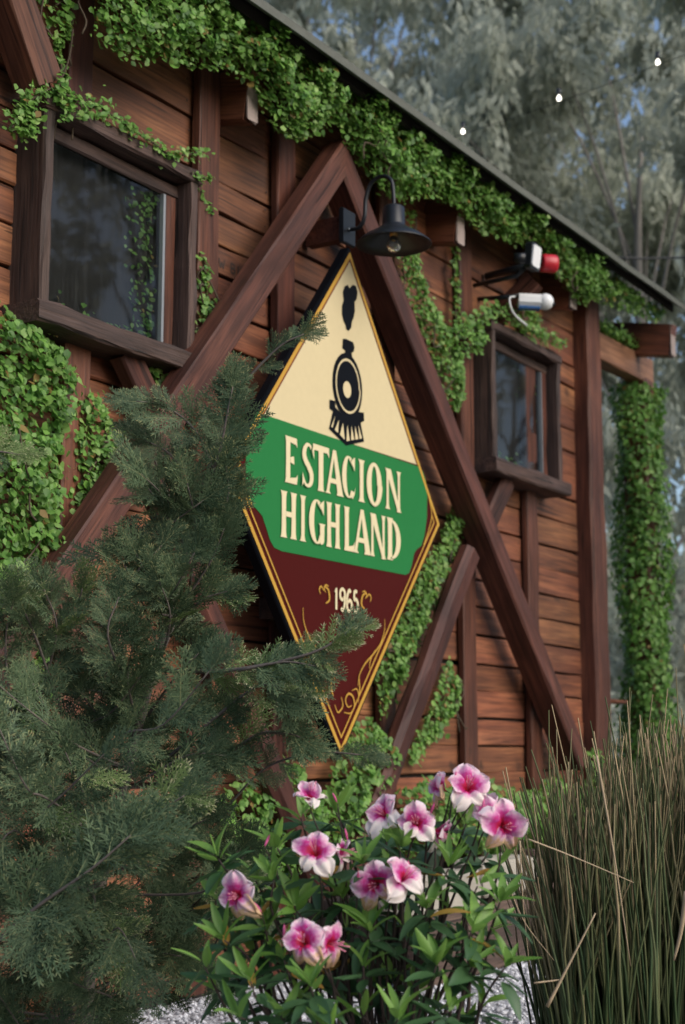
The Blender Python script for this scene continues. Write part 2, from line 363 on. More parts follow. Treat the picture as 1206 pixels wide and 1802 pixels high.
def nails():
    r = np.random.default_rng(61); parts = []
    for i in range(1, len(BAYS) - 2):
        for j in range(2, len(LINES) - 4):
            for xx in (BAYS[i] + .085, BAYS[i+1] - .085):
                for f in (.28, .72):
                    if r.random() < .35: continue
                    z = LINES[j+1] + (LINES[j] - LINES[j+1])*f + r.normal(0, .008); x = xx + r.normal(0, .008); y = -.006; R = r.uniform(.0035, .0055)
                    parts.append(([(x + R*math.cos(a), y, z + R*math.sin(a)) for a in np.linspace(0, 2*math.pi, 6, endpoint=False)] + [(x, y - .002, z)], [(k, 6, (k+1) % 6) for k in range(6)]))
    put('nail_heads', mesh('nail_heads', *join(parts), plain('rusty_nail', (.03, .02, .017), .7)), cab, kind='stuff')
nails()
def stencil():
    G = {'E': [[(.8, 1), (.1, 1), (.1, 0), (.8, 0)], [(.1, .5), (.7, .5)]], 'W': [[(0, 1), (.25, 0), (.5, .7), (.75, 0), (1, 1)]], 'B': [[(.1, 0), (.1, 1), (.7, .95), (.7, .55), (.1, .5), (.8, .45), (.8, .05), (.1, 0)]], 'U': [[(.1, 1), (.1, .15), (.5, 0), (.9, .15), (.9, 1)]], 'Z': [[(.1, 1), (.9, 1), (.1, 0), (.9, 0)]]}
    V = []; F = []; x = -.925; y = -.0045
    for ch in 'EW BUZZ':
        for P in G.get(ch, []):
            P = [(x + a*.034, 2.672 + b*.038) for a, b in P]
            for (a, b), (c, d) in zip(P[:-1], P[1:]):
                L = math.hypot(c-a, d-b); nx, nz = -(d-b)/L*.0035, (c-a)/L*.0035; o = len(V); y -= .00006
                V += [(a-nx, y, b-nz), (c-nx, y, d-nz), (c+nx, y, d+nz), (a+nx, y, b+nz)]; F.append((o, o+1, o+2, o+3))
        x += .026 if ch == ' ' else .046
    put('stencil_lettering', mesh('stencil_lettering', V, F, plain('faded_stencil_ink', (.035, .022, .018), .8)), cab)
stencil()
# large A-frame and V braces round the sign (front plane y = -.20)
AX = -.285
def brace(name, x0, z0, x1, z1, w, yf, d, mat, **k):
    """centre line in the wall plane, front face at yf, depth d"""
    yc = yf + d / 2
    return timber(name, (x0, yc, z0), (x1, yc, z1), w, d, mat, cab, up=(0, -1, 0), bev=k.pop('bev', .010), jit=.002, **k)
BW = .115
def mitre(sgn, SL, L):
    cz = 3.185 + BW * math.sqrt(1 + SL*SL) / 2
    # a beam sheared so that its upper end is cut upright on the axis of the A
    dx = sgn / math.hypot(1, SL); dz = -SL / math.hypot(1, SL)
    w = BW; V = []; r = np.random.default_rng(5 + sgn); seg = 12; d = .085 if sgn < 0 else .125; yf = -.20
    nx, nz = (SL / math.hypot(1, SL) * sgn, 1 / math.hypot(1, SL))
    prof = [(-.5, 0), (-.42, -1), (.42, -1), (.5, 0)]
    for i in range(seg + 1):
        t = i / seg * L
        for (a, yy) in ((-.5, 1.), (-.5, .08), (-.43, 0.), (.43, 0.), (.5, .08), (.5, 1.)):
            a = a * w + r.normal(0, .0015); y = yf + yy * d + r.normal(0, .0015)
            s = t + (a * nx / -dx if i == 0 else 0)      # first ring lies on the axis plane
            V.append((s, a, y))
    Mx = []
    o = Vector((AX + sgn * .0015, 0, cz))
    # local frame: X along the beam, Y = in-plane normal, Z = -world y
    x = Vector((dx, 0, dz)); yv = Vector((nx, 0, nz)); z = x.cross(yv)
    s = 1 if z.y > 0 else -1
    V = [(a, b, c * s) for a, b, c in V]
    F = [(i*6+k, i*6+(k+1) % 6, (i+1)*6+(k+1) % 6, (i+1)*6+k) for i in range(seg) for k in range(6)]
    F += [tuple(range(5, -1, -1)), tuple(seg*6+k for k in range(6))]
    me = mesh('diagonal_beam', V, F, M_BEAM)
    import bmesh
    bm = bmesh.new(); bm.from_mesh(me); bmesh.ops.recalc_face_normals(bm, faces=bm.faces); bm.to_mesh(me); bm.free()
    R = Matrix((x, yv, z)).transposed().to_4x4()
    put('diagonal_beam', me, cab, Matrix.Translation(o) @ R)
mitre(-1, 1.20, 3.0); mitre(1, 1.07, 3.4)
brace('diagonal_beam', .885, 1.76, AX + .085, .33, .115, -.18, .085, M_BEAM, bev=.035, seg=10)
brace('diagonal_beam', -1.42, 1.76, AX - .085, .33, .115, -.18, .085, M_BEAM, bev=.035, seg=10)
brace('diagonal_beam', -2.42, 3.70, -1.965, 2.95, .125, -.165, .12, M_BEAM)
brace('window_brace', -1.50, 2.19, -1.16, 1.80, .11, -.105, .06, M_BEAM)
brace('window_brace', 1.42, 2.19, 1.06, 1.80, .11, -.105, .06, M_BEAM)

# windows: projecting boxes of boards with a recessed pane
def window(x0, x1, z0, z1, label):
    cx = (x0 + x1) / 2
    w = bpy.data.objects.new('window', None); w.matrix_basis = world_of(cab).inverted() @ Matrix.Translation((cx, 0, z0)); link(w, cab); w['label'] = label
    t = .042; yf = -.135; yb = .02
    timber('frame_board', (x0 - .035, (yf + yb) / 2 - .012, z0 - .005), (x1 + .03, (yf + yb) / 2 - .012, z0 - .005), abs(yf - yb) + .02, .072, M_FRAME, w, seg=9, bev=.008, jit=.002)
    timber('frame_board', (x0 - .012, (yf + yb) / 2, z1 - t / 2), (x1 + .012, (yf + yb) / 2, z1 - t / 2), abs(yf - yb), t + .006, M_FRAME, w, seg=7, bev=.007, jit=.003)
    for xx in (x0 + t / 2, x1 - t / 2):
        timber('frame_board', (xx, (yf + yb) / 2 + .004, z0 + .033), (xx, (yf + yb) / 2 + .004, z1 - t - .004), t, abs(yf - yb) - .006, M_FRAME, w, up=(0, 1, 0), seg=6, bev=.006, jit=.002)
    # inner sash, strip and glass
    iy = -.055
    timber('sash_board', (x0 + t, iy, z1 - t - .035), (x1 - t, iy, z1 - t - .035), .02, .05, M_FRAME, w, seg=3)
    timber('sash_board', (x1 - t - .035, iy + .002, z0 + .05), (x1 - t - .035, iy + .002, z1 - t - .06), .02, .055, M_BATTEN, w, up=(1, 0, 0), seg=4)
    box('glazing_strip', (x1 - t - .082, iy - .012, z0 + .04), (x1 - t - .070, iy + .006, z1 - t - .062), M_METAL, w, bev=.002)
    box('dark_interior_board', (x0 + t - .004, -.006, z0 + .03), (x1 - t + .004, .004, z1 - t - .005), M_BACK, w, bev=.001)  # flat dark board in place of the unlit space behind the glass
    gx0, gx1, gz0, gz1 = x0 + t + .003, x1 - t - .078, z0 + .034, z1 - t - .056
    r = np.random.default_rng(int(abs(x0)*100)); nx, nz = 8, 7
    V = [(gx0 + (gx1 - gx0) * i / (nx-1), -.052 + r.normal(0, .0003), gz0 + (gz1 - gz0) * j / (nz-1)) for j in range(nz) for i in range(nx)]
    F = [(j*nx+i, j*nx+i+1, (j+1)*nx+i+1, (j+1)*nx+i) for j in range(nz-1) for i in range(nx-1)]
    put('pane', mesh('pane', V, F, M_GLASSD, True), w)
    # creeper grown in behind the glass
    n = 330; k = r.uniform(0, 1, n) < .55
    a = np.where(k, gx1 - np.abs(r.normal(0, .07, n)), r.uniform(gx0, gx1, n)); b = np.where(k, r.uniform(gz0, gz1, n), gz0 + np.abs(r.normal(0, .035, n)))
    m = (a > gx0) & (a < gx1) & (b < gz1); n = int(m.sum()); C = np.stack([a[m], r.uniform(-.036, -.014, n), b[m]], 1)
    put('leaves_behind_glass', leaves_mesh('leaves', C, .024*r.uniform(.6, 1.2, n), np.stack([r.normal(0, .4, n), np.full(n, -1.), r.normal(.3, .4, n)], 1), r.normal(0, 1, (n, 3)), M_IVY, r), w, kind='stuff')
window(-1.95, -1.165, 2.21, 2.925, 'larger-looking dark framed window beneath trailing creeper, nearest the camera')
window(1.18, 2.0, 2.23, 2.955, 'dark framed window below the white security camera')

# roof: sheet edge, slope, rafters
def roof():
    e = (-.385, 3.502); b = (2.2, 5.3); t = .024; x0, x1 = -4.2, 3.32; r = np.random.default_rng(8)
    n = 16; V = []
    for i in range(n + 1):
        x = x0 + (x1 - x0) * i / n; dz = r.normal(0, .004)
        V += [(x, e[0], e[1] + dz), (x, b[0], b[1]), (x, b[0], b[1] + t), (x, e[0] - .012, e[1] + t + dz)]
    F = [(i*4+k, i*4+(k+1) % 4, (i+1)*4+(k+1) % 4, (i+1)*4+k) for i in range(n) for k in range(4)] + [(0, 1, 2, 3), (n*4+3, n*4+2, n*4+1, n*4)]
    return put('roof', mesh('roof', V, F, M_ROOF), cab)
rf = roof()
timber('fascia', (-4.15, -.30, 3.53), (3.30, -.30, 3.53), .02, .05, M_BACK, rf, seg=20, jit=.003)
def rafter(x, w, z0, z1, yend, yback=.25, slope=0.18):
    o = timber('rafter', (x, yend, (z0 + z1) / 2), (x, yback, (z0 + z1) / 2 + slope * (yback - yend)), w, z1 - z0, M_RAFTER, cab, seg=3, bev=.006)
    c = timber('painted_end', (x, yend - .006, (z0 + z1) / 2), (x, yend + .001, (z0 + z1) / 2), w - .006, z1 - z0 - .006, M_CUT, o, seg=1, bev=.004, jit=.002)
for x, w, z0, z1, ye in ((-.90, .07, 3.21, 3.41, -.165), (.785, .075, 3.222, 3.42, -.165), (2.09, .08, 3.235, 3.42, -.17), (3.30, .085, 3.22, 3.42, -.30)):
    rafter(x, w, z0, z1, ye)
# porch: beam, post, bracket shelf
timber('porch_beam', (2.66, -.02, 3.19), (3.58, -.02, 3.21), .10, .17, M_PORCH, cab, seg=5, bev=.008)
timber('porch_post', (3.47, .0, 0), (3.47, .0, 3.14), .16, .16, M_RAFTER, cab, up=(1, 0, 0), bev=.012)
timber('shelf', (2.67, .03, 1.125), (3.03, .03, 1.125), .16, .022, M_RAFTER, cab, seg=3)
tube('shelf_bracket', smooth_pts([(2.675, .03, .90), (2.69, .03, 1.0), (2.76, .03, 1.07), (2.93, .03, 1.11)], 5), .016, M_BLACK, cab)

# raised bed along the wall
bed = empty('raised_bed', (1.6, -.3, 0), 'low raised soil bed edged with pale stone and a weathered post', 'planter')
box('soil', (.78, -.50, 0), (3.2, .0, .36), M_SOIL, bed, bev=.03)
timber('post', (.74, -.50, 0), (.735, -.50, .432), .10, .105, M_OLDPOST, bed, up=(1, 0, 0), bev=.014)
timber('edging_board', (.80, -.53, .17), (3.1, -.56, .17), .04, .32, M_OLDPOST, bed, seg=8)
def stone(lo, hi, seed):
    r = np.random.default_rng(seed); lo = np.array(lo); hi = np.array(hi); c = (lo+hi)/2; h = (hi-lo)/2; V = []; nu, nv = 14, 8
    for j in range(nv+1):
        th = math.pi*j/nv
        for i in range(nu):
            ph = 2*math.pi*i/nu; d = np.array([math.sin(th)*math.cos(ph), math.sin(th)*math.sin(ph), math.cos(th)])
            q = np.sign(d)*np.abs(d)**.33; V.append(tuple(c + q*h*(1+r.normal(0, .06))))
    F = [(j*nu+i, j*nu+(i+1) % nu, (j+1)*nu+(i+1) % nu, (j+1)*nu+i) for j in range(nv) for i in range(nu)]
    put('edging_stone', mesh('stone', V, F, M_STONE, False), bed)
stone((.15, -.58, .27), (.66, -.40, .425), 1); stone((-.42, -.58, .25), (.13, -.38, .40), 2)
box('soil_bank', (-.40, -.39, 0), (.70, -.02, .30), M_SOIL, bed, bev=.05)
timber('edging_board', (-.42, -.55, .13), (.68, -.55, .13), .04, .26, M_OLDPOST, bed, seg=5)

# ------------------------------------------------------------------ sign
SY = -.235
sg = empty('diamond_sign', (AX, SY, .8), 'large diamond shaped painted station sign with locomotive and cream lettering', 'sign')
def S(px, py):
    p = on_y(px, py, SY); return (p.x, p.z)
def Z1(x, y):   # measured on an enlargement of the photograph
    return S(380 + x / 2.8714, 410 + y / 2.8714)
def Z2(x, y):
    return S(470 + x / 3.6545, 980 + y / 3.6545)
_layer = [0]
def flat(name, polys, mat, off, parent=sg):
    """flat painted shapes standing 'off' metres proud of the board; polys are lists of (x,z)"""
    V = []; F = []
    import mathutils
    for k, P in enumerate(polys):
        o = len(V); y = SY - off - k * .00012
        pts = [Vector((x, y, z)) for x, z in P]
        V += [tuple(p) for p in pts]
        for t in mathutils.geometry.tessellate_polygon([pts]):
            a, b, c = (pts[i] for i in t)
            nrm = (b - a).cross(c - a)
            F.append(tuple(o + i for i in (t if nrm.y < 0 else (t[0], t[2], t[1]))))
    return put(name, mesh(name, V, F, mat), parent)
TOP, RT, BT, LF = S(615, 434), S(776, 924), S(599, 1338), S(393, 826)
ctr = ((TOP[0] + BT[0]) / 2, (LF[1] + RT[1]) / 2)
def inset(d):
    """diamond moved inwards by d metres"""
    P = [TOP, RT, BT, LF]; out = []; ls = []
    for i in range(4):
        a = Vector(P[i]); b = Vector(P[(i+1) % 4]); n = Vector((b.y - a.y, -(b.x - a.x))).normalized()
        if n.dot(Vector(ctr) - a) < 0: n = -n
        ls.append((a + n * d, b + n * d))
    for i in range(4):
        a, b = ls[i-1]; c, e = ls[i]
        r = b - a; s = e - c; den = r.x*s.y - r.y*s.x; t = ((c.x-a.x)*s.y - (c.y-a.y)*s.x) / den
        q = a + r * t; out.append((q.x, q.y))
    return out
def board():
    P = inset(0); V = [(x, SY, z) for x, z in P] + [(x, SY + .045, z) for x, z in P]
    F = [(0, 3, 2, 1), (4, 5, 6, 7)] + [(i, (i+1) % 4, (i+1) % 4 + 4, i + 4) for i in range(4)]
    import bmesh
    me = mesh('board', V, F, P_BLACK); bm = bmesh.new(); bm.from_mesh(me); bmesh.ops.recalc_face_normals(bm, faces=bm.faces)
    bmesh.ops.bevel(bm, geom=list(bm.edges), offset=.004, segments=2, affect='EDGES'); bm.to_mesh(me); bm.free()
    put('board', me, sg)
board()
for q in (-.5, .25): box('mounting_rail', (AX - .45 + (.1 if q < 0 else 0), SY + .046, 1.85 + q), (AX + .45 - (.1 if q < 0 else 0), -.03, 1.93 + q), M_FRAME, sg)
def band(d0, d1):
    A = inset(d0); B = inset(d1); return [[A[i], A[(i+1) % 4], B[(i+1) % 4], B[i]] for i in range(4)]
flat('maroon_field', [inset(.014)], P_MAROON, .0010)
G0, G1 = inset(.044), None
gz = 2.035
def split_y(z, P):  # polygon part above z
    out = []
    for i in range(len(P)):
        a, b = P[i], P[(i+1) % len(P)]
        if a[1] >= z: out.append(a)
        if (a[1] - z) * (b[1] - z) < 0:
            t = (z - a[1]) / (b[1] - a[1]); out.append((a[0] + (b[0]-a[0])*t, z))
    return out
gL, gR = Z1(205, 905), Z1(1025, 1180)
gz = (gL[1] + gR[1]) / 2
flat('cream_field', [split_y(gz, inset(.036))], P_CREAM, .0020)
GRN = [(205, 905), (172, 985), (152, 1075), (148, 1180), (150, 1290), (165, 1365), (200, 1392), (232, 1430), (252, 1490), (270, 1550), (292, 1590), (330, 1608), (640, 1668), (955, 1728), (975, 1718), (988, 1680), (1000, 1620), (1012, 1600), (1036, 1582), (1052, 1530), (1064, 1440), (1066, 1330), (1058, 1250), (1044, 1205), (1020, 1180)]
flat('green_band', [[Z1(*p) for p in GRN]], P_GREEN, .0026)
flat('gold_border', band(.014, .031), P_GOLD, .0034)
flat('border_line', [split_y(gz, q) for q in band(.031, .038) if max(p[1] for p in q) > gz], P_DKRED, .0036)
def below(z, P):
    return [(x, 2*z - y) for x, y in split_y(z, [(x, 2*z - y) for x, y in P])]
flat('border_line', [below(1.86, q) for q in band(.050, .057) if min(p[1] for p in q) < 1.85], P_GOLD, .0037)

def strip(pts, wid):
    """ribbon polygon along a path, widths per point"""
    P = [np.array(p, float) for p in pts]; L = []; R = []
    if not hasattr(wid, '__len__'): wid = [wid]*len(P)
    for i, p in enumerate(P):
        d = P[min(i+1, len(P)-1)] - P[max(i-1, 0)]; d /= (np.hypot(*d) + 1e-9); n = np.array([-d[1], d[0]])
        L.append(tuple(p + n*wid[i]/2)); R.append(tuple(p - n*wid[i]/2))
    return [[L[i], L[i+1], R[i+1], R[i]] for i in range(len(P)-1)]
def ellipse(cx, cz, a, b, n=28): return [(cx + a*math.cos(2*math.pi*i/n), cz + b*math.sin(2*math.pi*i/n)) for i in range(n)]

# letters in a unit box (0..1 wide, 0..1 tall)
def stem(x, w=.24, y0=0, y1=1, s=.07, asp=1):
    return [(x-w/2-s, y0), (x+w/2+s, y0), (x+w/2+s*.4, y0+.035), (x+w/2, y0+.12), (x+w/2-.01, (y0+y1)/2), (x+w/2, y1-.12), (x+w/2+s*.4, y1-.035), (x+w/2+s, y1), (x-w/2-s, y1), (x-w/2-s*.4, y1-.035), (x-w/2, y1-.12), (x-w/2+.01, (y0+y1)/2), (x-w/2, y0+.12), (x-w/2-s*.4, y0+.035)]
def arcstrip(cx, cy, a, b, t0, t1, w0, w1, n=22):
    pts = []; ws = []
    for i in range(n+1):
        t = t0 + (t1-t0)*i/n; pts.append((cx + a*math.cos(t), cy + b*math.sin(t))); ws.append(w0 + (w1-w0)*abs(math.cos(t)))
    return pts, ws
def letter(ch):
    out = []
    if ch == 'I': return [stem(.5, .5, s=.22)]
    if ch == 'E': return [stem(.26, .34), [(.43, .90), (.92, 1), (.97, .80), (.86, .86), (.43, .885)], [(.43, 1.0), (.92, 1.0), (.43, .9)], [(.43, .56), (.70, .60), (.74, .42), (.43, .45)], [(.43, .115), (.88, .15), (1.0, .22), (.95, 0), (.43, 0)]]
    if ch == 'L': return [stem(.28, .36), [(.46, .11), (.86, .14), (1.0, .24), (.95, 0), (.46, 0)]]
    if ch == 'T': return [stem(.5, .30), [(.0, 1.02), (1.0, 1.02), (1.03, .79), (.9, .885), (.1, .885), (-.03, .79)]]
    if ch == 'H': return [stem(.2, .27), stem(.8, .27), [(.33, .57), (.67, .57), (.67, .46), (.33, .46)]]
    if ch == 'N': return [stem(.13, .15, s=.09), stem(.87, .15, s=.09, y0=-.02), [(.0, 1.0), (.34, 1.0), (.93, .0), (.80, -.03)], [(.34, 1.0), (.40, .9), (.94, .0), (.8, .12)]]
    if ch == 'A': return [[(.40, 1.02), (.58, 1.02), (1.0, .04), (1.06, 0), (.62, 0), (.67, .06)], [(.40, 1.02), (.47, .86), (.18, .06), (.28, 0), (-.06, 0), (.02, .05)], [(.24, .36), (.74, .36), (.77, .25), (.2, .25)]]
    if ch == 'O':
        o = ellipse(.5, .5, .52, .53); q = ellipse(.5, .5, .20, .44); n = len(o)
        return [[o[i], o[(i+1) % n], q[(i+1) % n], q[i]] for i in range(n)]
    if ch == 'D':
        p, w = arcstrip(.32, .5, .52, .44, math.pi/2, -math.pi/2, .10, .34, 16); return [stem(.22, .32)] + [q for q in _strip2(p, w)]
    if ch in 'CG':
        p, w = arcstrip(.52, .5, .36, .47, math.radians(52), math.radians(318), .10, .33, 26); r = _strip2(p, w)
        r += [[(.62, .86), (.80, .94), (.96, 1.0), (.95, .66), (.80, .78)]]
        if ch == 'C': r += [[(.70, .05), (.86, .12), (1.0, .30), (.93, .12), (.78, .0)]]
        else: r += [[(.62, .47), (1.05, .47), (.99, .42), (.97, .06), (.80, .0), (.70, .04), (.70, .42)]]
        return r
    if ch == 'S':
        pts = [(.88, .80), (.72, .93), (.48, .95), (.27, .85), (.22, .70), (.36, .57), (.60, .45), (.78, .30), (.74, .13), (.52, .045), (.28, .07), (.10, .20)]
        p = smooth_pts(pts, 3); n = len(p); w = [.12 + .22*math.sin(math.pi*i/(n-1))**1.5 for i in range(n)]
        return _strip2(p, w) + [[(.80, .86), (.94, 1.0), (.96, .66), (.86, .76)], [(.06, .32), (.03, .0), (.18, .12), (.14, .22)]]
def _strip2(p, w):
    # widths are given in x-units; letters are about 2.6 times taller than wide, so scale the normal
    A = 2.6; q = [(x, y*A) for x, y in p]
    return [[(x, y/A) for x, y in poly] for poly in strip(q, w)]
def word(text, xs, base, top):
    for ch, (a, b) in zip(text, xs):
        polys = []
        for P in letter(ch):
            polys.append([(a + (b-a)*x, base(a + (b-a)*x) + (top(a + (b-a)*x) - base(a + (b-a)*x))*y) for x, y in P])
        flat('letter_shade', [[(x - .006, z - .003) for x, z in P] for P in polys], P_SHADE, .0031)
        flat('letter', polys, P_LETTER, .0050)
def line(p, q): return lambda x: p[1] + (q[1]-p[1])*(x-p[0])/(q[0]-p[0])
b1 = line(Z1(345, 1258), Z1(925, 1410)); t1 = line(Z1(345, 1022), Z1(925, 1210))
X1 = [(343, 408), (426, 490), (486, 566), (553, 637), (632, 697), (713, 750), (757, 832), (853, 929)]
word('ESTACION', [(Z1(a, 1200)[0], Z1(b, 1200)[0]) for a, b in X1], b1, t1)
b2 = line(Z1(325, 1535), Z1(925, 1662)); t2 = line(Z1(328, 1300), Z1(925, 1452))
X2 = [(322, 404), (418, 452), (465, 541), (553, 624), (641, 697), (694, 776), (776, 852), (860, 927)]
word('HIGHLAND', [(Z1(a, 1480)[0], Z1(b, 1480)[0]) for a, b in X2], b2, t2)
# 1965 and scrollwork
DIG = {'1': [(.30, .80), (.55, 1.0), (.55, 0)], '9': [(.85, .65), (.55, .5), (.2, .62), (.2, .88), (.5, 1.), (.82, .88), (.85, .6), (.75, .2), (.45, .0), (.2, .1)],
       '6': [(.8, .9), (.55, 1.), (.25, .75), (.15, .35), (.25, .08), (.55, 0), (.82, .15), (.82, .4), (.55, .52), (.22, .4)], '5': [(.8, .97), (.32, .97), (.26, .58), (.55, .62), (.84, .45), (.82, .15), (.5, .0), (.18, .1)]}
for ch, a, b in (('1', 424, 452), ('9', 456, 497), ('6', 500, 540), ('5', 545, 580)):
    x0, x1 = Z2(a, 250)[0], Z2(b, 250)[0]; z0, z1 = 1.392, 1.475
    p = smooth_pts([(x0 + (x1-x0)*x, z0 + (z1-z0)*y) for x, y in DIG[ch]], 4) if ch != '1' else [(x0 + (x1-x0)*x, z0 + (z1-z0)*y) for x, y in DIG[ch]]
    flat('numeral', strip(p, .013), P_LETTER, .0050)
def scroll(pts, w=.007, f=Z2, mirror=True):
    P = [f(*q) for q in pts]; c = Z2(500, 250)[0]
    p = smooth_pts(P, 5); n = len(p); ws = [w*(.35 + .65*math.sin(math.pi*(i+.5)/n)) for i in range(n)]
    flat('scrollwork', strip(p, ws), P_GOLD, .0046)
    if mirror: flat('scrollwork', strip([(2*c - x, z) for x, z in p], ws), P_GOLD, .0047)
scroll([(606, 225), (622, 222), (634, 245), (625, 270)]); scroll([(634, 262), (650, 240), (662, 262), (655, 290)]); scroll([(372, 300), (395, 275), (388, 215), (362, 188)], .010)
scroll([(752, 400), (748, 480), (722, 560), (680, 620), (620, 690), (585, 760), (575, 830)]); scroll([(690, 600), (660, 660), (650, 720)], .006)
scroll([(585, 760), (590, 850), (580, 905)]); scroll([(490, 1000), (530, 1005), (555, 960), (545, 900), (515, 880), (495, 920), (510, 965), (535, 955)], .008, mirror=False)
scroll([(540, 860), (570, 850), (582, 890), (578, 940)], .006, mirror=False); scroll([(430, 950), (450, 1000), (480, 960), (470, 900)], .007, mirror=False)
for k in (-1, 1):   # small scroll by the side corner
    cx = RT[0] - .09 if k > 0 else LF[0] + .09
    p = smooth_pts([(cx - k*.02, 1.93), (cx, 1.86), (cx - k*.03, 1.79), (cx - k*.075, 1.72)], 5); flat('scrollwork', strip(p, .006), P_GOLD, .0046)
# locomotive emblem
def zp(L): return [[Z1(*p) for p in P] for P in L]
SMOKE = [(648, 270), (662, 262), (672, 280), (688, 262), (705, 270), (712, 300), (708, 335), (697, 350), (699, 395), (692, 430), (684, 450), (680, 480), (668, 495), (655, 488), (652, 465), (642, 445), (634, 410), (634, 370), (643, 340), (638, 300)]
flat('emblem', zp([SMOKE, [(638, 536), (652, 535), (690, 553), (697, 580), (692, 602), (682, 606), (686, 632), (645, 632), (650, 595), (636, 582)]]), P_BLACK, .0042)
c0 = Z1(662, 775); ax_ = abs(Z1(738, 775)[0] - Z1(588, 775)[0]) / 2; bz_ = abs(Z1(662, 612)[1] - Z1(662, 945)[1]) / 2
flat('emblem', [ellipse(*c0, ax_, bz_)], P_BLACK, .0042)
ring = lambda a, b, s: [[ellipse(*c0, ax_*a, bz_*a)[i], ellipse(*c0, ax_*a, bz_*a)[(i+1) % 28], ellipse(*c0, ax_*b, bz_*b)[(i+1) % 28], ellipse(*c0, ax_*b, bz_*b)[i]] for i in range(28)]
flat('emblem', ring(.83, .76, 0), P_CREAM, .0049)
c0 = Z1(659, 792); flat('emblem', [ellipse(*c0, ax_*.27, bz_*.25)], P_CREAM, .0049)
flat('emblem', zp([[(571, 842), (600, 850), (600, 880), (640, 925), (690, 930), (718, 905), (744, 908), (746, 950), (728, 960), (745, 1055), (655, 1075), (568, 990), (588, 900), (571, 888)]]), P_BLACK, .0043)
slots = [[(590, 925), (606, 935), (585, 985), (578, 978)], [(612, 945), (622, 955), (612, 1010), (596, 995)], [(632, 960), (642, 968), (646, 1045), (622, 1020)], [(655, 970), (664, 972), (672, 1050), (655, 1052)], [(676, 975), (684, 975), (694, 1045), (678, 1048)], [(694, 975), (702, 975), (715, 1042), (699, 1045)], [(710, 972), (720, 970), (733, 1038), (720, 1042)]]
flat('emblem', zp([[((a[0]+b[0])/2, a[1]), d, c] for a, b, d, c in slots]), P_CREAM, .0049)

# ------------------------------------------------------------------ barn lamp
LX = -.293
lamp_c = None
def on_x(px, py, x):
    d = ray(px, py); return CAM + d * ((x - CAM.x) / d.x)
pc = on_y(603, 398, -.205); sh = on_x(693, 395, LX)
lp = empty('wall_lamp', (LX, pc.y, pc.z), 'black gooseneck barn lamp at the top point of the sign', 'lamp')
box('mounting_block', (LX - .02, -.20, pc.z - .05), (LX + .03, -.02, pc.z + .05), M_BATTEN, lp)
box('wall_plate', (LX - .045, -.222, pc.z - .075), (LX + .045, -.2005, pc.z + .075), M_BLACK, lp, bev=.006)
ty = sh.y
arm = smooth_pts([(LX, -.222, pc.z - .01), (LX, -.27, pc.z - .01), (LX, -.295, pc.z + .03), (LX, -.300, pc.z + .10), (LX, -.325, pc.z + .165), (LX, -.375, pc.z + .185), (LX, -.42, pc.z + .16), (LX, ty, sh.z + .12), (LX, ty, sh.z + .06)], 6)
tube('arm', arm, .0085, M_BLACK, lp, n=10)
tube('screw', [(LX - .005, -.222, pc.z - .01), (LX - .005, -.228, pc.z - .01)], .006, M_METAL, lp)
prof = [(.0, .075), (.036, .075), (.044, .068), (.046, .0), (.052, -.012), (.075, -.026), (.118, -.052), (.149, -.078), (.152, -.084), (.149, -.085), (.115, -.06), (.07, -.036), (.048, -.022), (.042, -.01), (.04, .06), (0, .06)]
V, F = lathe_data(prof, 40)
put('shade', mesh('shade', V, F, M_BLACK, True), lp, Matrix.Translation((LX, ty, sh.z + .0)))
V, F = lathe_data([(.0, -.01), (.016, -.01), (.017, -.05), (.0, -.05)], 16); put('socket', mesh('socket', V, F, plain('brass', (.45, .28, .1), .4, metal=.9), True), lp, Matrix.Translation((LX, ty, sh.z)))
gm, gn, gb = newmat('clear_bulb_glass'); gb.inputs['Transmission Weight'].default_value = .85; gb.inputs['Roughness'].default_value = .05; gb.inputs['Base Color'].default_value = (.75, .8, .85, 1)
V, F = lathe_data([(.012, -.05), (.02, -.06), (.029, -.08), (.03, -.092), (.022, -.108), (.01, -.114), (0, -.115)], 18); put('bulb', mesh('bulb', V, F, gm, True), lp, Matrix.Translation((LX, ty, sh.z)))

# ------------------------------------------------------------------ security devices under the eave
fl = on_y(945, 450, -.37)
f = empty('floodlight', (fl.x, -.33, fl.z), 'small black floodlight with white lens under the eave', 'floodlight')
timber('housing', (fl.x, -.33, fl.z), (fl.x, -.365, fl.z - .004), .11, .13, M_BLACK, f, seg=1, bev=.012, jit=0)
timber('lens', (fl.x, -.364, fl.z - .004), (fl.x, -.371, fl.z - .005), .085, .105, M_WHITE, f, seg=1, bev=.01, jit=0)
tube('bracket', [(fl.x - .02, -.03, fl.z - .1), (fl.x - .02, -.27, fl.z - .09), (fl.x, -.33, fl.z - .03)], .012, M_BLACK, f)
tube('sensor', [(fl.x - .11, -.30, fl.z - .03), (fl.x - .09, -.35, fl.z - .035)], .026, M_BLACK, f, n=12)
rs = on_y(970, 462, -.37)
s = empty('alarm_siren', (rs.x, -.33, rs.z), 'round red alarm siren beside the floodlight', 'siren')
V, F = lathe_data([(0, .0), (.042, .0), (.045, .008), (.047, .068), (.041, .08), (.024, .08), (.022, .072), (0, .072)], 28)
put('drum', mesh('drum', V, F, M_RED, True), s, Matrix.Translation((rs.x - .02, -.325, rs.z)) @ frame((0, 0, 1), (.72, -.69, -.05)).to_4x4())
tube('mount', [(rs.x - .03, -.02, rs.z - .02), (rs.x - .03, -.33, rs.z)], .02, M_BLACK, s)
brk = timber('back_board', (rs.x + .02, -.27, rs.z - .07), (rs.x - .02, -.05, rs.z - .26), .05, .12, M_BEAM, s, up=(0, -1, 0))
cm = on_y(955, 535, -.31)
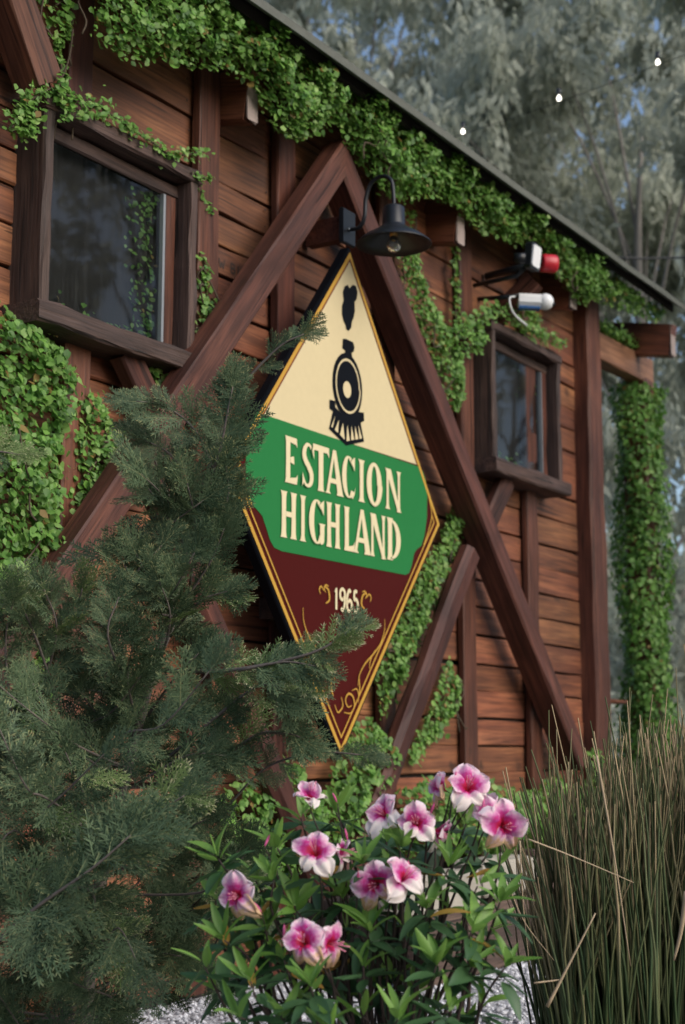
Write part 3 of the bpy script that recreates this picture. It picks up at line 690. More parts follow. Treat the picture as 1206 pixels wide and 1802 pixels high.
c = empty('security_camera', (cm.x, -.27, cm.z), 'white security camera with dome end below the red siren', 'camera')
ax = Vector((.55, -.83, -.05)).normalized(); R = frame(ax, (0, 0, 1)).to_4x4()
o = timber('housing', Vector((cm.x - .09, -.22, cm.z + .01)), Vector((cm.x - .09, -.22, cm.z + .01)) + ax * .115, .068, .068, M_WHITE, c, seg=2, bev=.02, jit=0)
V = [(.042*math.sin(a)*math.cos(b), .042*math.sin(a)*math.sin(b), .042*math.cos(a)) for a in np.linspace(.01, math.pi-.01, 12) for b in np.linspace(0, 2*math.pi, 20, endpoint=False)]
F = [(i*20+j, i*20+(j+1) % 20, (i+1)*20+(j+1) % 20, (i+1)*20+j) for i in range(11) for j in range(20)]
dp = Vector((cm.x - .09, -.22, cm.z + .01)) + ax * .135
put('dome', mesh('dome', V, F, M_WHITE, True), c, Matrix.Translation(dp))
timber('lens', dp + ax * .028 + Vector((0, 0, -.012)), dp + ax * .046 + Vector((0, 0, -.012)), .035, .016, M_BLACK, c, seg=1, jit=0)
timber('base_band', Vector((cm.x - .09, -.22, cm.z - .028)) , Vector((cm.x - .09, -.22, cm.z - .028)) + ax * .105, .05, .014, M_LENS, c, seg=1, jit=0)
tube('cable', smooth_pts([(cm.x - .10, -.21, cm.z + .03), (cm.x - .17, -.21, cm.z - .0), (cm.x - .15, -.22, cm.z - .07), (cm.x - .04, -.24, cm.z - .11)], 5), .005, M_WHITE, c)
tube('mount', [(cm.x - .1, -.0, cm.z + .05), (cm.x - .1, -.22, cm.z + .03)], .012, M_BLACK, c, n=10)

# ------------------------------------------------------------------ creepers
def inside(P, Q):
    x, z = Q[:, 0], Q[:, 1]; c = np.zeros(len(Q), bool); n = len(P)
    for i in range(n):
        a, b = P[i], P[(i+1) % n]
        m = ((a[1] > z) != (b[1] > z)); xx = (b[0]-a[0])*(z-a[1])/((b[1]-a[1]) + 1e-12) + a[0]; c ^= m & (x < xx)
    return c
def edge_dist(P, Q):
    d = np.full(len(Q), 9.); n = len(P)
    for i in range(n):
        a = np.array(P[i]); b = np.array(P[(i+1) % n]); ab = b-a; t = np.clip(((Q-a)@ab)/(ab@ab+1e-12), 0, 1)
        d = np.minimum(d, np.linalg.norm(Q - a - t[:, None]*ab, axis=1))
    return d
def lumps(Q, s, ph):
    x, z = Q[:, 0]*s, Q[:, 1]*s
    return .5 + .25*(np.sin(x*1.3+ph)*np.cos(z*1.1+ph*2) + np.sin(x*2.7-z*2.1+ph*3)*.8 + np.cos(x*.7+z*3.3+ph)*.6)
def creeper_patch(poly, y, thick, dens, size, r, fray=.03, out=0.0):
    P = [(p.x, p.z) for p in (on_y(px, py, y) for px, py in poly)]
    A = np.array(P); lo = A.min(0) - fray; hi = A.max(0) + fray
    n = int(dens * np.prod(hi - lo)); Q = r.uniform(lo, hi, (n, 2))
    Qj = Q + r.normal(0, fray, Q.shape); k = inside(P, Qj); Q = Q[k]; e = edge_dist(P, Q)
    lm = lumps(Q, 13, r.uniform(0, 6)); keep = r.uniform(0, 1, len(Q)) < .45 + .75*lm; Q, e, lm = Q[keep], e[keep], lm[keep]
    d = r.uniform(0, 1, len(Q))**.55 * thick * (.35 + .65*np.clip(e/.07, 0, 1)) * (.45 + .8*lm)
    C = np.stack([Q[:, 0], y - d + out*thick, Q[:, 1]], 1)
    nr = np.stack([r.normal(-.2, .55, len(Q)), np.full(len(Q), -1.), r.normal(.55, .45, len(Q))], 1)
    td = np.stack([r.normal(0, .6, len(Q)), r.normal(-.3, .3, len(Q)), r.normal(-.9, .5, len(Q))], 1)
    sz = size * r.uniform(.45, 1.5, len(Q))
    return C, sz, nr, td
def garland(pts, y, rad, n, size, r):
    W = [np.array(on_y(a, b, y)) for a, b in pts]; W = np.array(smooth_pts(W, 8)); i = r.integers(0, len(W)-1, n); t = r.uniform(0, 1, (n, 1))
    C = W[i]*(1-t) + W[i+1]*t + r.normal(0, rad, (n, 3))*np.array([1, .8, 1])
    nr = np.stack([r.normal(-.2, .6, n), np.full(n, -1.), r.normal(.6, .5, n)], 1); td = r.normal(0, 1, (n, 3)); td[:, 2] -= .3
    return (C, size*r.uniform(.6, 1.3, n), nr, td), W
def creeper(name, label, patches=(), garlands=(), seed=0, single=0, extra=None, stems=()):
    """one climbing plant: joined leaves, stems, and (near the camera) some leaves as parts of their own"""
    r = np.random.default_rng(seed); parts = []; paths = []
    for p in patches: parts.append(creeper_patch(*p[:5], r, *p[5:]))
    for pts, y, rad, n, size in garlands:
        g, W = garland(pts, y, rad, n, size, r); parts.append(g); paths.append(W[::3])
    if extra: parts += extra
    C, sz, nr, td = (np.concatenate([q[i] for q in parts]) for i in range(4))
    base = C[np.argmin(C[:, 2])]; root = empty(name, (float(C[:, 0].mean()), float(C[:, 1].mean()), float(C[:, 2].min())), label, 'creeper', 'creepers on the cabin')
    if single:
        k = r.permutation(len(C)); front = k[np.argsort(C[k, 1])][:single*3][::3]; m = np.ones(len(C), bool); m[front] = False
        vs_ = [leaves_mesh('leaf', np.zeros((1, 3)), np.ones(1), np.array([[0, 0, 1.]]), np.array([[0, 1., 0]]), M_IVY, r, np.array([c])) for c in (.15, .35, .55, .75, .95)]
        for j in front:
            z = Vector(nr[j]); Rm = frame(Vector(td[j]).cross(z), z)
            put('leaf', vs_[int(r.integers(5))], root, Matrix.Translation(Vector(C[j])) @ Rm.to_4x4() @ Matrix.Scale(float(sz[j]), 4))
        C, sz, nr, td = C[m], sz[m], nr[m], td[m]
    put('leaves', leaves_mesh('leaves', C, sz, nr, td, M_IVY, r), root, kind='stuff')
    if patches:
        for k in range(8):
            j = int(r.integers(len(C))); p = C[j].copy(); W = [p + np.array([0, -.01, 0])]
            for q in range(4): p = p + np.array([r.normal(0, .035), r.normal(0, .01), -.05 + r.normal(0, .03)]); W.append(p.copy())
            if max(w[1] for w in W) < -.02: paths.append(W)
    for W in list(paths) + [[np.array(on_y(a, b, y)) for a, b in pts] for pts, y in stems]:
        tube('stem', smooth_pts(W, 3), .0035, M_IVYSTEM, root, n=5)
    return root
D0 = 5200
roofline = [(180, -150), (330, -55), (410, -4), (500, 52), (600, 122), (700, 192), (800, 262), (900, 334), (1000, 405), (1100, 478), (1185, 545)]
# the eave curtain hangs between wall and roof edge; measured on y = -.2
creeper('eave_creeper', 'dense green creeper hanging along under the whole roof edge',
        [([(196, -140), (360, -50), (425, 0), (520, 66), (620, 137), (720, 208), (820, 281), (920, 354), (1020, 429), (1075, 466), (1072, 515), (1040, 528), (1010, 492), (985, 465), (950, 430), (905, 415), (870, 402), (822, 358), (775, 332), (735, 345), (705, 338), (680, 312), (655, 275), (630, 235), (600, 205), (575, 225), (545, 238), (515, 232), (490, 185), (462, 128), (415, 108), (390, 112), (340, 100), (300, 92), (250, 92), (215, 82), (198, 55)], -.27, .16, D0*3.4, .024, .016, .55),
         ([(1075, 478), (1178, 548), (1172, 560), (1110, 540), (1080, 530), (1060, 520)], -.27, .14, D0*2.0, .026, .02, .55)], seed=1)
creeper('beam_creeper', 'creeper growing beside the short diagonal beam at the top corner',
        [([(50, -40), (122, -40), (118, 40), (118, 70), (104, 95), (95, 95), (78, 45)], -.07, .08, D0*1.6, .026, .012)], [([(98, 95), (108, 118), (118, 140)], -.09, .008, 40, .022)], seed=2)
creeper('window_creeper', 'thin creeper trailing over the top of the window nearest the camera', (),
        [([(22, 225), (38, 195), (60, 172), (95, 155), (120, 168), (150, 190), (180, 182)], -.15, .022, 330, .024), ([(100, 160), (120, 190), (112, 212)], -.16, .012, 90, .022), ([(45, 180), (52, 215), (40, 235)], -.15, .018, 150, .024),
         ([(180, 190), (215, 215), (240, 232), (270, 252), (300, 272), (330, 272), (368, 265)], -.15, .014, 230, .023), ([(345, 310), (372, 316)], -.14, .009, 40, .022), ([(350, 330), (362, 360), (372, 378)], -.05, .010, 40, .022)], seed=3)
creeper('side_creeper', 'narrow strip of creeper climbing beside the sill of the window nearest the camera',
        [([(346, 452), (362, 455), (368, 520), (374, 540), (362, 590), (345, 600)], -.05, .05, D0*1.5, .024, .012), ([(262, 655), (332, 652), (318, 676), (300, 690), (272, 682)], -.06, .05, D0*1.4, .026, .015)], seed=4)
creeper('wall_creeper', 'thick leafy creeper mass covering the wall below the first window',
        [([(-60, 540), (10, 562), (40, 578), (78, 605), (104, 636), (118, 655), (96, 700), (92, 800), (82, 880), (92, 955), (90, 1040), (60, 1120), (40, 1300), (-60, 1300)], -.02, .15, D0*2.4, .025, .022)], seed=5, single=290)
creeper('clump_creeper', 'small leafy creeper clump between the upright post and diagonal beam under the window',
        [([(126, 702), (150, 688), (162, 712), (178, 730), (190, 752), (215, 778), (195, 800), (180, 832), (160, 870), (140, 905), (120, 925), (118, 850), (124, 780)], -.03, .10, D0*2.3, .024, .012)], seed=6, single=60)
creeper('beam_side_creeper', 'pale green creeper filling the strip beside the long diagonal beam right of the lamp',
        [([(702, 432), (738, 440), (744, 495), (772, 552), (806, 590), (815, 640), (816, 715), (800, 720), (775, 660), (745, 575), (722, 500)], -.10, .09, D0*2.9, .022, .012, .4), ([(690, 365), (730, 370), (722, 420), (705, 420)], -.04, .04, D0*.9, .024, .015)], seed=7)
creeper('post_creeper', 'thin creeper strand running down the batten and over the far window', (),
        [([(803, 430), (800, 480), (806, 520), (802, 560), (815, 590)], -.06, .014, 150, .026), ([(800, 590), (830, 570), (860, 548), (895, 552), (925, 575), (955, 592), (992, 606)], -.15, .024, 620, .027), ([(830, 575), (845, 600), (822, 610)], -.12, .028, 220, .026), ([(930, 545), (945, 570)], -.12, .02, 110, .026)], seed=8)
creeper('lower_beam_creeper', 'creeper climbing along the lower diagonal beam at the side of the sign',
        [([(802, 888), (820, 888), (818, 925), (792, 1000), (768, 1055), (745, 1115), (718, 1175), (692, 1235), (678, 1275), (668, 1180), (690, 1120), (725, 1070), (722, 1035), (758, 985), (780, 955)], -.06, .10, D0*3.4, .023, .012, .3),
         ([(800, 1160), (805, 1215), (800, 1255), (768, 1295), (735, 1345), (724, 1335), (760, 1255), (784, 1190)], -.06, .10, D0*3.0, .023, .012, .3)], seed=9)
creeper('foot_creeper', 'leafy creeper mound at the bottom point of the sign',
        [([(560, 1400), (596, 1330), (615, 1285), (640, 1268), (662, 1300), (672, 1350), (655, 1420), (640, 1520), (560, 1520)], -.06, .14, D0*1.6, .029, .018)], seed=10)
creeper('bed_creeper', 'low ivy ground cover along the foot of the far wall planks',
        [([(690, 1400), (740, 1375), (790, 1395), (840, 1385), (880, 1402), (930, 1395), (960, 1370), (1000, 1390), (1060, 1400), (1120, 1420), (1120, 1500), (690, 1500)], -.10, .22, D0*1.5, .032, .02), ([(1030, 1320), (1052, 1322), (1056, 1400), (1035, 1400)], -.12, .06, D0, .03, .015)], seed=12)
creeper('left_foot_creeper', 'creeper behind the conifer at the foot of the lower left beam',
        [([(380, 1420), (420, 1370), (470, 1390), (500, 1330), (540, 1390), (560, 1420), (560, 1560), (380, 1560)], -.05, .12, D0*1.3, .028, .02)], seed=13)
def column_leaves():
    r = np.random.default_rng(14); n = 11500
    z = r.uniform(.25, 3.1, n); a = r.uniform(0, 2*math.pi, n); rad = .135 + .03*np.sin(z*5 + a*2) + r.normal(0, .022, n)
    C = np.stack([3.47 + rad*np.cos(a), rad*np.sin(a), z], 1)
    nr = np.stack([np.cos(a), np.sin(a), np.full(n, .35)], 1) + r.normal(0, .4, (n, 3)); td = r.normal(0, .5, (n, 3)); td[:, 2] -= .8
    m = 1200; W = np.stack([r.uniform(2.66, 3.5, m), r.normal(-.03, .04, m), 3.29 + np.abs(r.normal(0, .035, m))], 1)
    return [(C, .033*r.uniform(.55, 1.4, n), nr, td), (W, .032*r.uniform(.6, 1.3, m), r.normal(0, .5, (m, 3)) + np.array([0, -.8, .6]), r.normal(0, 1, (m, 3)))]
creeper('column_creeper', 'green creeper wrapped round the porch post like a column', extra=column_leaves(), seed=15)

# ------------------------------------------------------------------ conifer (cypress with flat feathery sprays)
def kite(V, T, C, p, d, n, w, tip0, tip1, shade):
    """thin pointed blade from p along d (vector with length)"""
    o = len(V); s = np.cross(n, d); s = s / (np.linalg.norm(s) + 1e-9) * w
    V += [p - s*.6, p + s*.6, p + d*.55 + s + n*w*.5, p + d*.55 - s + n*w*.5, p + d]
    T += [(o, o+1, o+2), (o, o+2, o+3), (o+3, o+2, o+4)]
    C += [(shade, tip0, 0)]*2 + [(shade, max(tip0, tip1*.45), 0)]*2 + [(shade, tip1, 0)]
def spray_data(seed, tips=.35, loose=0.0):
    r = np.random.default_rng(seed); V = []; T = []; C = []; n = np.array([0, 0, 1.])
    droop = r.uniform(-.28, -.10); bend = r.normal(0, .12)
    ax = lambda t: np.array([t, bend*t*t, droop*t*t])
    ns = 10
    for i in range(14):
        a, b = ax(i/14), ax((i+1)/14); kite(V, T, C, a, (b-a)*1.5, n, .014*(1-.6*i/14), .25, .25 if i < 11 else tips, .2)
    for side in (1, -1):
        for i in range(ns):
            t = (i + .5 + r.uniform(-.25, .25))/ns*.93 + .04
            L = (.50*math.sin(math.pi*min(1, t*.75+.22))**.9*(1-.62*t) + .05) * r.uniform(.75, 1.2)
            ang = side*(math.radians(52 - 20*t) + r.normal(0, .10)); dz = r.normal(-.05, .12)
            p = ax(t); d = np.array([math.cos(ang), math.sin(ang), dz]); d /= np.linalg.norm(d)
            m = max(3, int(L/.066)); curve = side*-.25
            for k in range(m):
                u = k/m; q = p + d*L*u + np.array([1, 0, -.35])*L*.22*u*u; seg = d*L/m*1.5 + np.array([1, 0, -.35])*L*.22*((u+1/m)**2-u*u)
                last = k >= m-1
                kite(V, T, C, q, seg, n, .0125*(1-.35*u), 0, tips*r.uniform(.3, 1.4) if last and r.random() < .8 else 0, r.uniform(0, .55))
                for s2 in (1, -1):
                    l2 = L*(.33 - .17*u)*r.uniform(.7, 1.25) + .015; a2 = ang + s2*(math.radians(42) + r.normal(0, .14))
                    d2 = np.array([math.cos(a2), math.sin(a2), r.normal(-.05, .2)])*l2
                    kite(V, T, C, q, d2, n, .0112, 0, (tips*r.uniform(.2, 1.0) if r.random() < .2 else 0), r.uniform(0, .55))
    return np.array(V), np.array(T), np.clip(np.array(C), 0, 1)
SPR = [spray_data(40+i, t) for i, t in enumerate((.5, .7, .35, 1., .5, 1.4, .35, .85))]
SPM = [mesh_np('spray', v, t, M_CONY if i in (3, 5) else M_CON, c) for i, (v, t, c) in enumerate(SPR)]
con = empty('conifer', at_depth(150, 1802, 3.5) * 1 - Vector((0, 0, at_depth(150, 1802, 3.5).z)), 'dark feathery conifer bush with tan tipped sprays before the wall', 'conifer')
rcn = 0; rc = np.random.default_rng(21); sprays = []
def conifer_branch(pts, r0, n=None, size=.17, spread=50, tips=None, first=.15, wild=.3, lean=0.0):
    """pts: (px, py, depth); sprays leave the branch on both sides"""
    W = smooth_pts([tuple(at_depth(*q)) for q in pts], 5); L = sum(np.linalg.norm(W[i+1]-W[i]) for i in range(len(W)-1))
    rad = [r0*.55*(1-.8*i/(len(W)-1)) + .0010 for i in range(len(W))]
    tube('branch', W, rad, M_BARK, con, n=6)
    n = n or max(4, int(L/.05)); side = 1
    for i in range(n):
        t = first + (1-first)*(i+.5)/n; f = t*(len(W)-1); k = min(int(f), len(W)-2); p = W[k] + (W[k+1]-W[k])*(f-k)
        d = Vector(W[k+1]-W[k]).normalized(); tocam = (CAM - Vector(p)).normalized()
        nr = (tocam*.75 + Vector((0, 0, .55)) + Vector(rc.normal(0, wild, 3))).normalized()
        s = d.cross(nr).normalized()*side; side = -side
        a = math.radians(spread*rc.uniform(.6, 1.25))*(1 - .45*t)
        x = d*math.cos(a) + s*math.sin(a) + Vector(rc.normal(0, .15, 3)) + Vector((0, 0, lean))
        sprays.append((Vector(p), x.normalized(), nr, size*rc.uniform(.75, 1.35)*(1 - .25*t), tips))
    d = Vector(W[-1]-W[-2]).normalized()
    sprays.append((Vector(W[-1]) - d*.02, d, ((CAM - Vector(W[-1])).normalized() + Vector((0, 0, .5))).normalized(), size*.9, tips))
# trunk and the branches that can be told apart
tb = con.location
tube('trunk', smooth_pts([(tb.x, tb.y, -.03), tuple(at_depth(165, 1640, 3.62)), tuple(at_depth(215, 1400, 3.66)), tuple(at_depth(270, 1180, 3.68)), tuple(at_depth(330, 980, 3.7)), tuple(at_depth(385, 800, 3.72))], 6), [.013*(1-.75*i/30)+.003 for i in range(31)], M_BARK, con, n=8)
EXPL = [
 ([(330, 960, 3.70), (375, 800, 3.70), (420, 690, 3.68), (490, 612, 3.66), (535, 588, 3.65)], .008, 12, .085, 36, 5),
 ([(350, 900, 3.66), (385, 800, 3.62), (400, 730, 3.6), (410, 680, 3.6)], .006, 12, .115, 46, None),
 ([(390, 860, 3.7), (345, 760, 3.66), (290, 715, 3.64), (240, 706, 3.62)], .005, 10, .11, 38, None),
 ([(370, 880, 3.7), (300, 800, 3.68), (255, 775, 3.66)], .005, 9, .12, 50, None),
 ([(370, 900, 3.72), (395, 830, 3.7), (405, 800, 3.7), (412, 775, 3.7)], .005, 8, .085, 50, 3),
 ([(340, 1000, 3.7), (385, 915, 3.7), (405, 870, 3.7)], .005, 8, .105, 50, None),
 ([(280, 1180, 3.6), (400, 1180, 3.5), (510, 1160, 3.42), (570, 1140, 3.40), (608, 1112, 3.40)], .008, 15, .10, 46, 5),
 ([(420, 1180, 3.46), (500, 1165, 3.42), (555, 1172, 3.40)], .005, 9, .105, 45, 2),
 ([(300, 1330, 3.6), (420, 1230, 3.52), (470, 1205, 3.48), (515, 1225, 3.46)], .007, 12, .12, 50, None),
 ([(330, 1400, 3.6), (440, 1300, 3.55), (500, 1290, 3.52), (535, 1300, 3.5)], .007, 11, .11, 46, None),
 ([(400, 1420, 3.6), (470, 1350, 3.56), (560, 1325, 3.52), (630, 1328, 3.5), (655, 1332, 3.5)], .004, 14, .06, 42, 3),
 ([(150, 1580, 3.35), (220, 1490, 3.25), (280, 1430, 3.2), (325, 1400, 3.18)], .007, 13, .12, 42, 5),
 ([(-40, 1690, 3.2), (60, 1600, 3.15), (160, 1530, 3.12), (230, 1470, 3.12)], .008, 15, .15, 52, None),
 ([(-60, 810, 3.3), (-10, 795, 3.3), (35, 800, 3.3)], .003, 6, .07, 40, 3),
 ([(110, 1260, 3.6), (70, 1140, 3.5), (45, 1080, 3.45)], .006, 9, .11, 50, None),
 ([(330, 1010, 3.72), (300, 920, 3.68), (262, 860, 3.64)], .005, 10, .115, 52, None),
 ([(335, 1030, 3.7), (345, 930, 3.66), (330, 850, 3.62)], .005, 10, .12, 52, 1),
 ([(310, 1080, 3.7), (370, 990, 3.66), (395, 930, 3.62)], .005, 10, .115, 50, None),
 ([(300, 1120, 3.7), (350, 1060, 3.62), (400, 1040, 3.58)], .005, 10, .11, 50, 3),
 ([(285, 1160, 3.7), (250, 1060, 3.62), (215, 985, 3.58)], .005, 11, .12, 52, None),
 ([(275, 1190, 3.68), (300, 1090, 3.6), (280, 1020, 3.56)], .005, 10, .12, 52, 7),
 ([(260, 1260, 3.66), (310, 1190, 3.56), (350, 1150, 3.52)], .005, 10, .12, 52, None),
 ([(250, 1300, 3.66), (225, 1200, 3.56), (235, 1130, 3.5)], .005, 11, .12, 52, 1),
 ([(240, 1380, 3.64), (330, 1330, 3.54), (400, 1330, 3.5)], .005, 11, .12, 52, None),
 ([(360, 960, 3.7), (400, 880, 3.66), (398, 820, 3.62)], .005, 9, .10, 48, 5),
 ([(70, 1230, 3.6), (100, 1110, 3.5), (75, 1030, 3.45)], .005, 10, .10, 52, None),
 ([(20, 1250, 3.5), (10, 1130, 3.45), (25, 1050, 3.4)], .005, 10, .10, 52, None),
 ([(230, 1220, 3.6), (190, 1120, 3.5), (210, 1050, 3.5)], .005, 10, .10, 52, 1),
 ([(190, 1190, 3.6), (140, 1090, 3.55), (145, 1035, 3.5)], .006, 10, .11, 50, None),
 ([(240, 1150, 3.62), (230, 1030, 3.6), (285, 960, 3.6)], .006, 10, .11, 50, None),
]
for pts, r0, n, size, spd, tp in EXPL: conifer_branch(pts, r0, n, size, spd, tp)
SIL = [(350, 700), (300, 800), (240, 900), (150, 980), (60, 970), (-30, 1000), (-60, 1830), (440, 1830), (400, 1700), (385, 1600), (400, 1510), (410, 1430), (470, 1370), (540, 1330), (500, 1240), (560, 1190), (500, 1110), (420, 1030), (400, 930), (430, 840), (430, 760)]
HOLES = [(415, 990, 40), (400, 1250, 52), (205, 1095, 15), (450, 1420, 55), (470, 900, 40), (330, 1760, 60), (500, 1500, 60)]
n_made = 0; tries = 0
while n_made < 68 and tries < 3000:
    tries += 1
    x, y = rc.uniform(-40, 470), rc.uniform(780, 1820)
    if y < 1250 and rc.random() < .50: continue
    if x < 210 and y < 1075: continue
    if not inside(SIL, np.array([[x, y]]))[0]: continue
    if any((x-a)**2 + (y-b)**2 < (c+38)**2 for a, b, c in HOLES): continue
    tx = 190 + (1500 - y)*.16; D = rc.uniform(3.15, 3.95) if y > 1250 else rc.uniform(3.4, 3.9)
    ang = math.atan2(-(y - (y + 120)), x - tx) if False else None
    dx = np.sign(x - tx + rc.normal(0, 60)) * rc.uniform(40, 130); dy = rc.uniform(-120, -10) if y < 1450 else rc.uniform(-60, 90)
    yt = min(1790, y + rc.uniform(40, 130))
    conifer_branch([(190 + (1500 - yt)*.27, yt, 3.67), (x - dx*.6, y + rc.uniform(15, 60), D + .1), (x, y, D), (x + dx*.7, y + dy, D - .06)], .0045, int(rc.integers(8, 12)), .125, 52, None, lean=-.05 if y > 1450 else .12)
    n_made += 1
# the sprays nearest the camera are parts of their own, the rest are joined
order = sorted(range(len(sprays)), key=lambda i: (sprays[i][0] - CAM).length - sprays[i][3]*2)
bulk = []
for rank, i in enumerate(order):
    p, x, nr, size, tp = sprays[i]; k = tp if tp is not None and rc.random() < .75 else int(rc.choice([0, 1, 2, 4, 6, 7, 3], p=[.18, .18, .15, .14, .12, .14, .09]))
    R = frame(x, nr)
    if rank < 300: put('spray', SPM[k], con, Matrix.Translation(p) @ R.to_4x4() @ Matrix.Scale(size, 4))
    else: bulk.append((k, np.array(R), np.array(p), size))
Vb = []; Tb = []; Cb = []; o = 0
for k, R, p, s in bulk:
    v, t, c = SPR[k]; Vb.append((v*s) @ R.T + p); Tb.append(t + o); o += len(v)
    cc = c.copy(); cc[:, 0] = np.mod(cc[:, 0] + rc.uniform(0, .6), 1.0); Cb.append(cc)
put('sprays', mesh_np('sprays', np.concatenate(Vb), np.concatenate(Tb), M_CON, np.concatenate(Cb)), con, kind='stuff')

# ------------------------------------------------------------------ azalea
AZD = 3.0; ra = np.random.default_rng(31)
az_base = at_depth(650, 1802, AZD + .05); az_base.z = 0
aza = empty('azalea_bush', az_base, 'pink flowering azalea bush with glossy lance shaped leaves', 'shrub')
def azleaf(seed, wide, curl):
    r = np.random.default_rng(seed); V = []; n = 7
    for i in range(n):
        t = i/(n-1); w = wide*math.sin(math.pi*min(1, t**.8*.94+.03))**.8; z = -curl*t*t + .02
        V += [(t, -w, z + .28*w), (t, 0, z - .02), (t, w, z + .28*w)]
    F = []
    for i in range(n-1):
        F += [(i*3, i*3+1, i*3+4, i*3+3), (i*3+1, i*3+2, i*3+5, i*3+4)]
    return V, F
AZL = {}
for nm, mat in (('y', M_AZY), ('o', M_AZO), ('d', M_AZD)):
    AZL[nm] = []
    for s, (w, c) in enumerate(((.13, .1), (.15, .25), (.17, .4), (.12, -.1))):
        V, F = azleaf(s, w*(1.25 if nm == 'o' else 1), c); AZL[nm].append(mesh('leaf', V, F, mat, True))
leafrec = []
def whorl(px, py, D, tilt=(0, 0), young=7, old=7, L=.062, drop=0.0):
    p = at_depth(px, py, D); up = (Vector((0, 0, 1)) + RGT*tilt[0] - FWH*tilt[1] + Vector(ra.normal(0, .12, 3))).normalized()
    R = frame(up, (.3, .2, .1)); a0 = ra.uniform(0, 6)
    for grp, n, el0, el1, l0, off in (('y', young, 35, 66, L, 0), ('o', old, -22, 22, L*1.12, -.022)):
        for i in range(n):
            a = a0 + 2*math.pi*i/n + ra.normal(0, .25); el = math.radians(ra.uniform(el0, el1)); g = grp
            d = R @ Vector((math.sin(el), math.cos(el)*math.cos(a), math.cos(el)*math.sin(a)))
            if grp == 'o' and ra.random() < .02: g = 'd'
            q = p + up*(off + ra.uniform(-.008, .008)) + d*.006
            leafrec.append((g, int(ra.integers(4)), q, d, up, l0*ra.uniform(.75, 1.2)))
    return p
def stem_to(p, r0=.0028):
    b = az_base + Vector((ra.normal(0, .05), ra.normal(0, .05), 0)); m = p*.55 + b*.45 + Vector(ra.normal(0, .03, 3)) - Vector((0, 0, .06)); k = p*.85 + b*.15 + Vector(ra.normal(0, .015, 3))
    W = smooth_pts([tuple(b), tuple(m), tuple(k), tuple(p)], 5); n = len(W)
    tube('stem', W, [.0042*(1-i/(n-1)) + r0*.6 for i in range(n)], M_STEM, aza, n=6)
WH = [(385, 1512, 2.95), (488, 1492, 3.05), (482, 1548, 2.9), (592, 1430, 3.1), (640, 1520, 2.88), (705, 1498, 2.95), (790, 1528, 2.9), (752, 1598, 2.82), (880, 1588, 2.85), (830, 1640, 2.8), (440, 1725, 2.75), (548, 1740, 2.7), (700, 1795, 2.68), (768, 1700, 2.75), (395, 1655, 2.85), (832, 1700, 2.78), (890, 1700, 2.8), (600, 1580, 2.95), (520, 1600, 2.9), (650, 1640, 2.85), (470, 1640, 2.9), (580, 1810, 2.66), (440, 1590, 2.95), (820, 1450, 3.05), (700, 1560, 3.0), (560, 1540, 3.0), (760, 1480, 3.1), (840, 1560, 2.95), (420, 1790, 2.7), (500, 1690, 2.85), (640, 1700, 2.8), (380, 1580, 2.95), (720, 1650, 2.9), (860, 1640, 2.9), (360, 1700, 2.8), (610, 1480, 3.1), (495, 1790, 2.7), (790, 1780, 2.72), (880, 1520, 3.0), (660, 1590, 3.05), (640, 1790, 2.8), (530, 1440, 3.1), (450, 1670, 2.95), (560, 1700, 2.95), (690, 1720, 2.95), (800, 1660, 2.95), (410, 1620, 2.95), (610, 1640, 3.0), (850, 1770, 2.85), (530, 1760, 2.9), (730, 1740, 2.95), (680, 1480, 3.1), (860, 1500, 3.05), (430, 1700, 3.0), (480, 1750, 3.0), (600, 1760, 3.0), (660, 1740, 3.0), (760, 1790, 2.95), (820, 1800, 2.9), (540, 1650, 3.05), (700, 1610, 3.1), (780, 1610, 3.05), (450, 1550, 3.1), (380, 1740, 2.95), (600, 1690, 3.05)]
for i, (x, y, D) in enumerate(WH):
    tl = ((x - 640)/700, .25)
    dark = i >= 22
    p = whorl(x, y, D, tl, young=(3 if dark else int(ra.integers(6, 9))), old=int(ra.integers(6, 10)))
    stem_to(p)
leafrec.sort(key=lambda q: (q[2]-CAM).length)
rest = []
for i, (g, k, q, d, up, l) in enumerate(leafrec):
    M4 = Matrix.Translation(q) @ frame(d, up + Vector(ra.normal(0, .25, 3))).to_4x4() @ Matrix.Scale(l, 4)
    if i < 300: put('leaf', AZL[g][k], aza, M4)
    else: rest.append((g, k, M4))
for g, mat in (('y', M_AZY), ('o', M_AZO), ('d', M_AZD)):
    V = []; F = []
    for gg, k, M4 in rest:
        if gg != g: continue
        me = AZL[g][k]; o = len(V); V += [tuple(M4 @ v.co) for v in me.vertices]; F += [tuple(o+i for i in pl.vertices) for pl in me.polygons]
    if V: put('leaves', mesh('leaves', V, F, mat, True), aza, kind='stuff')

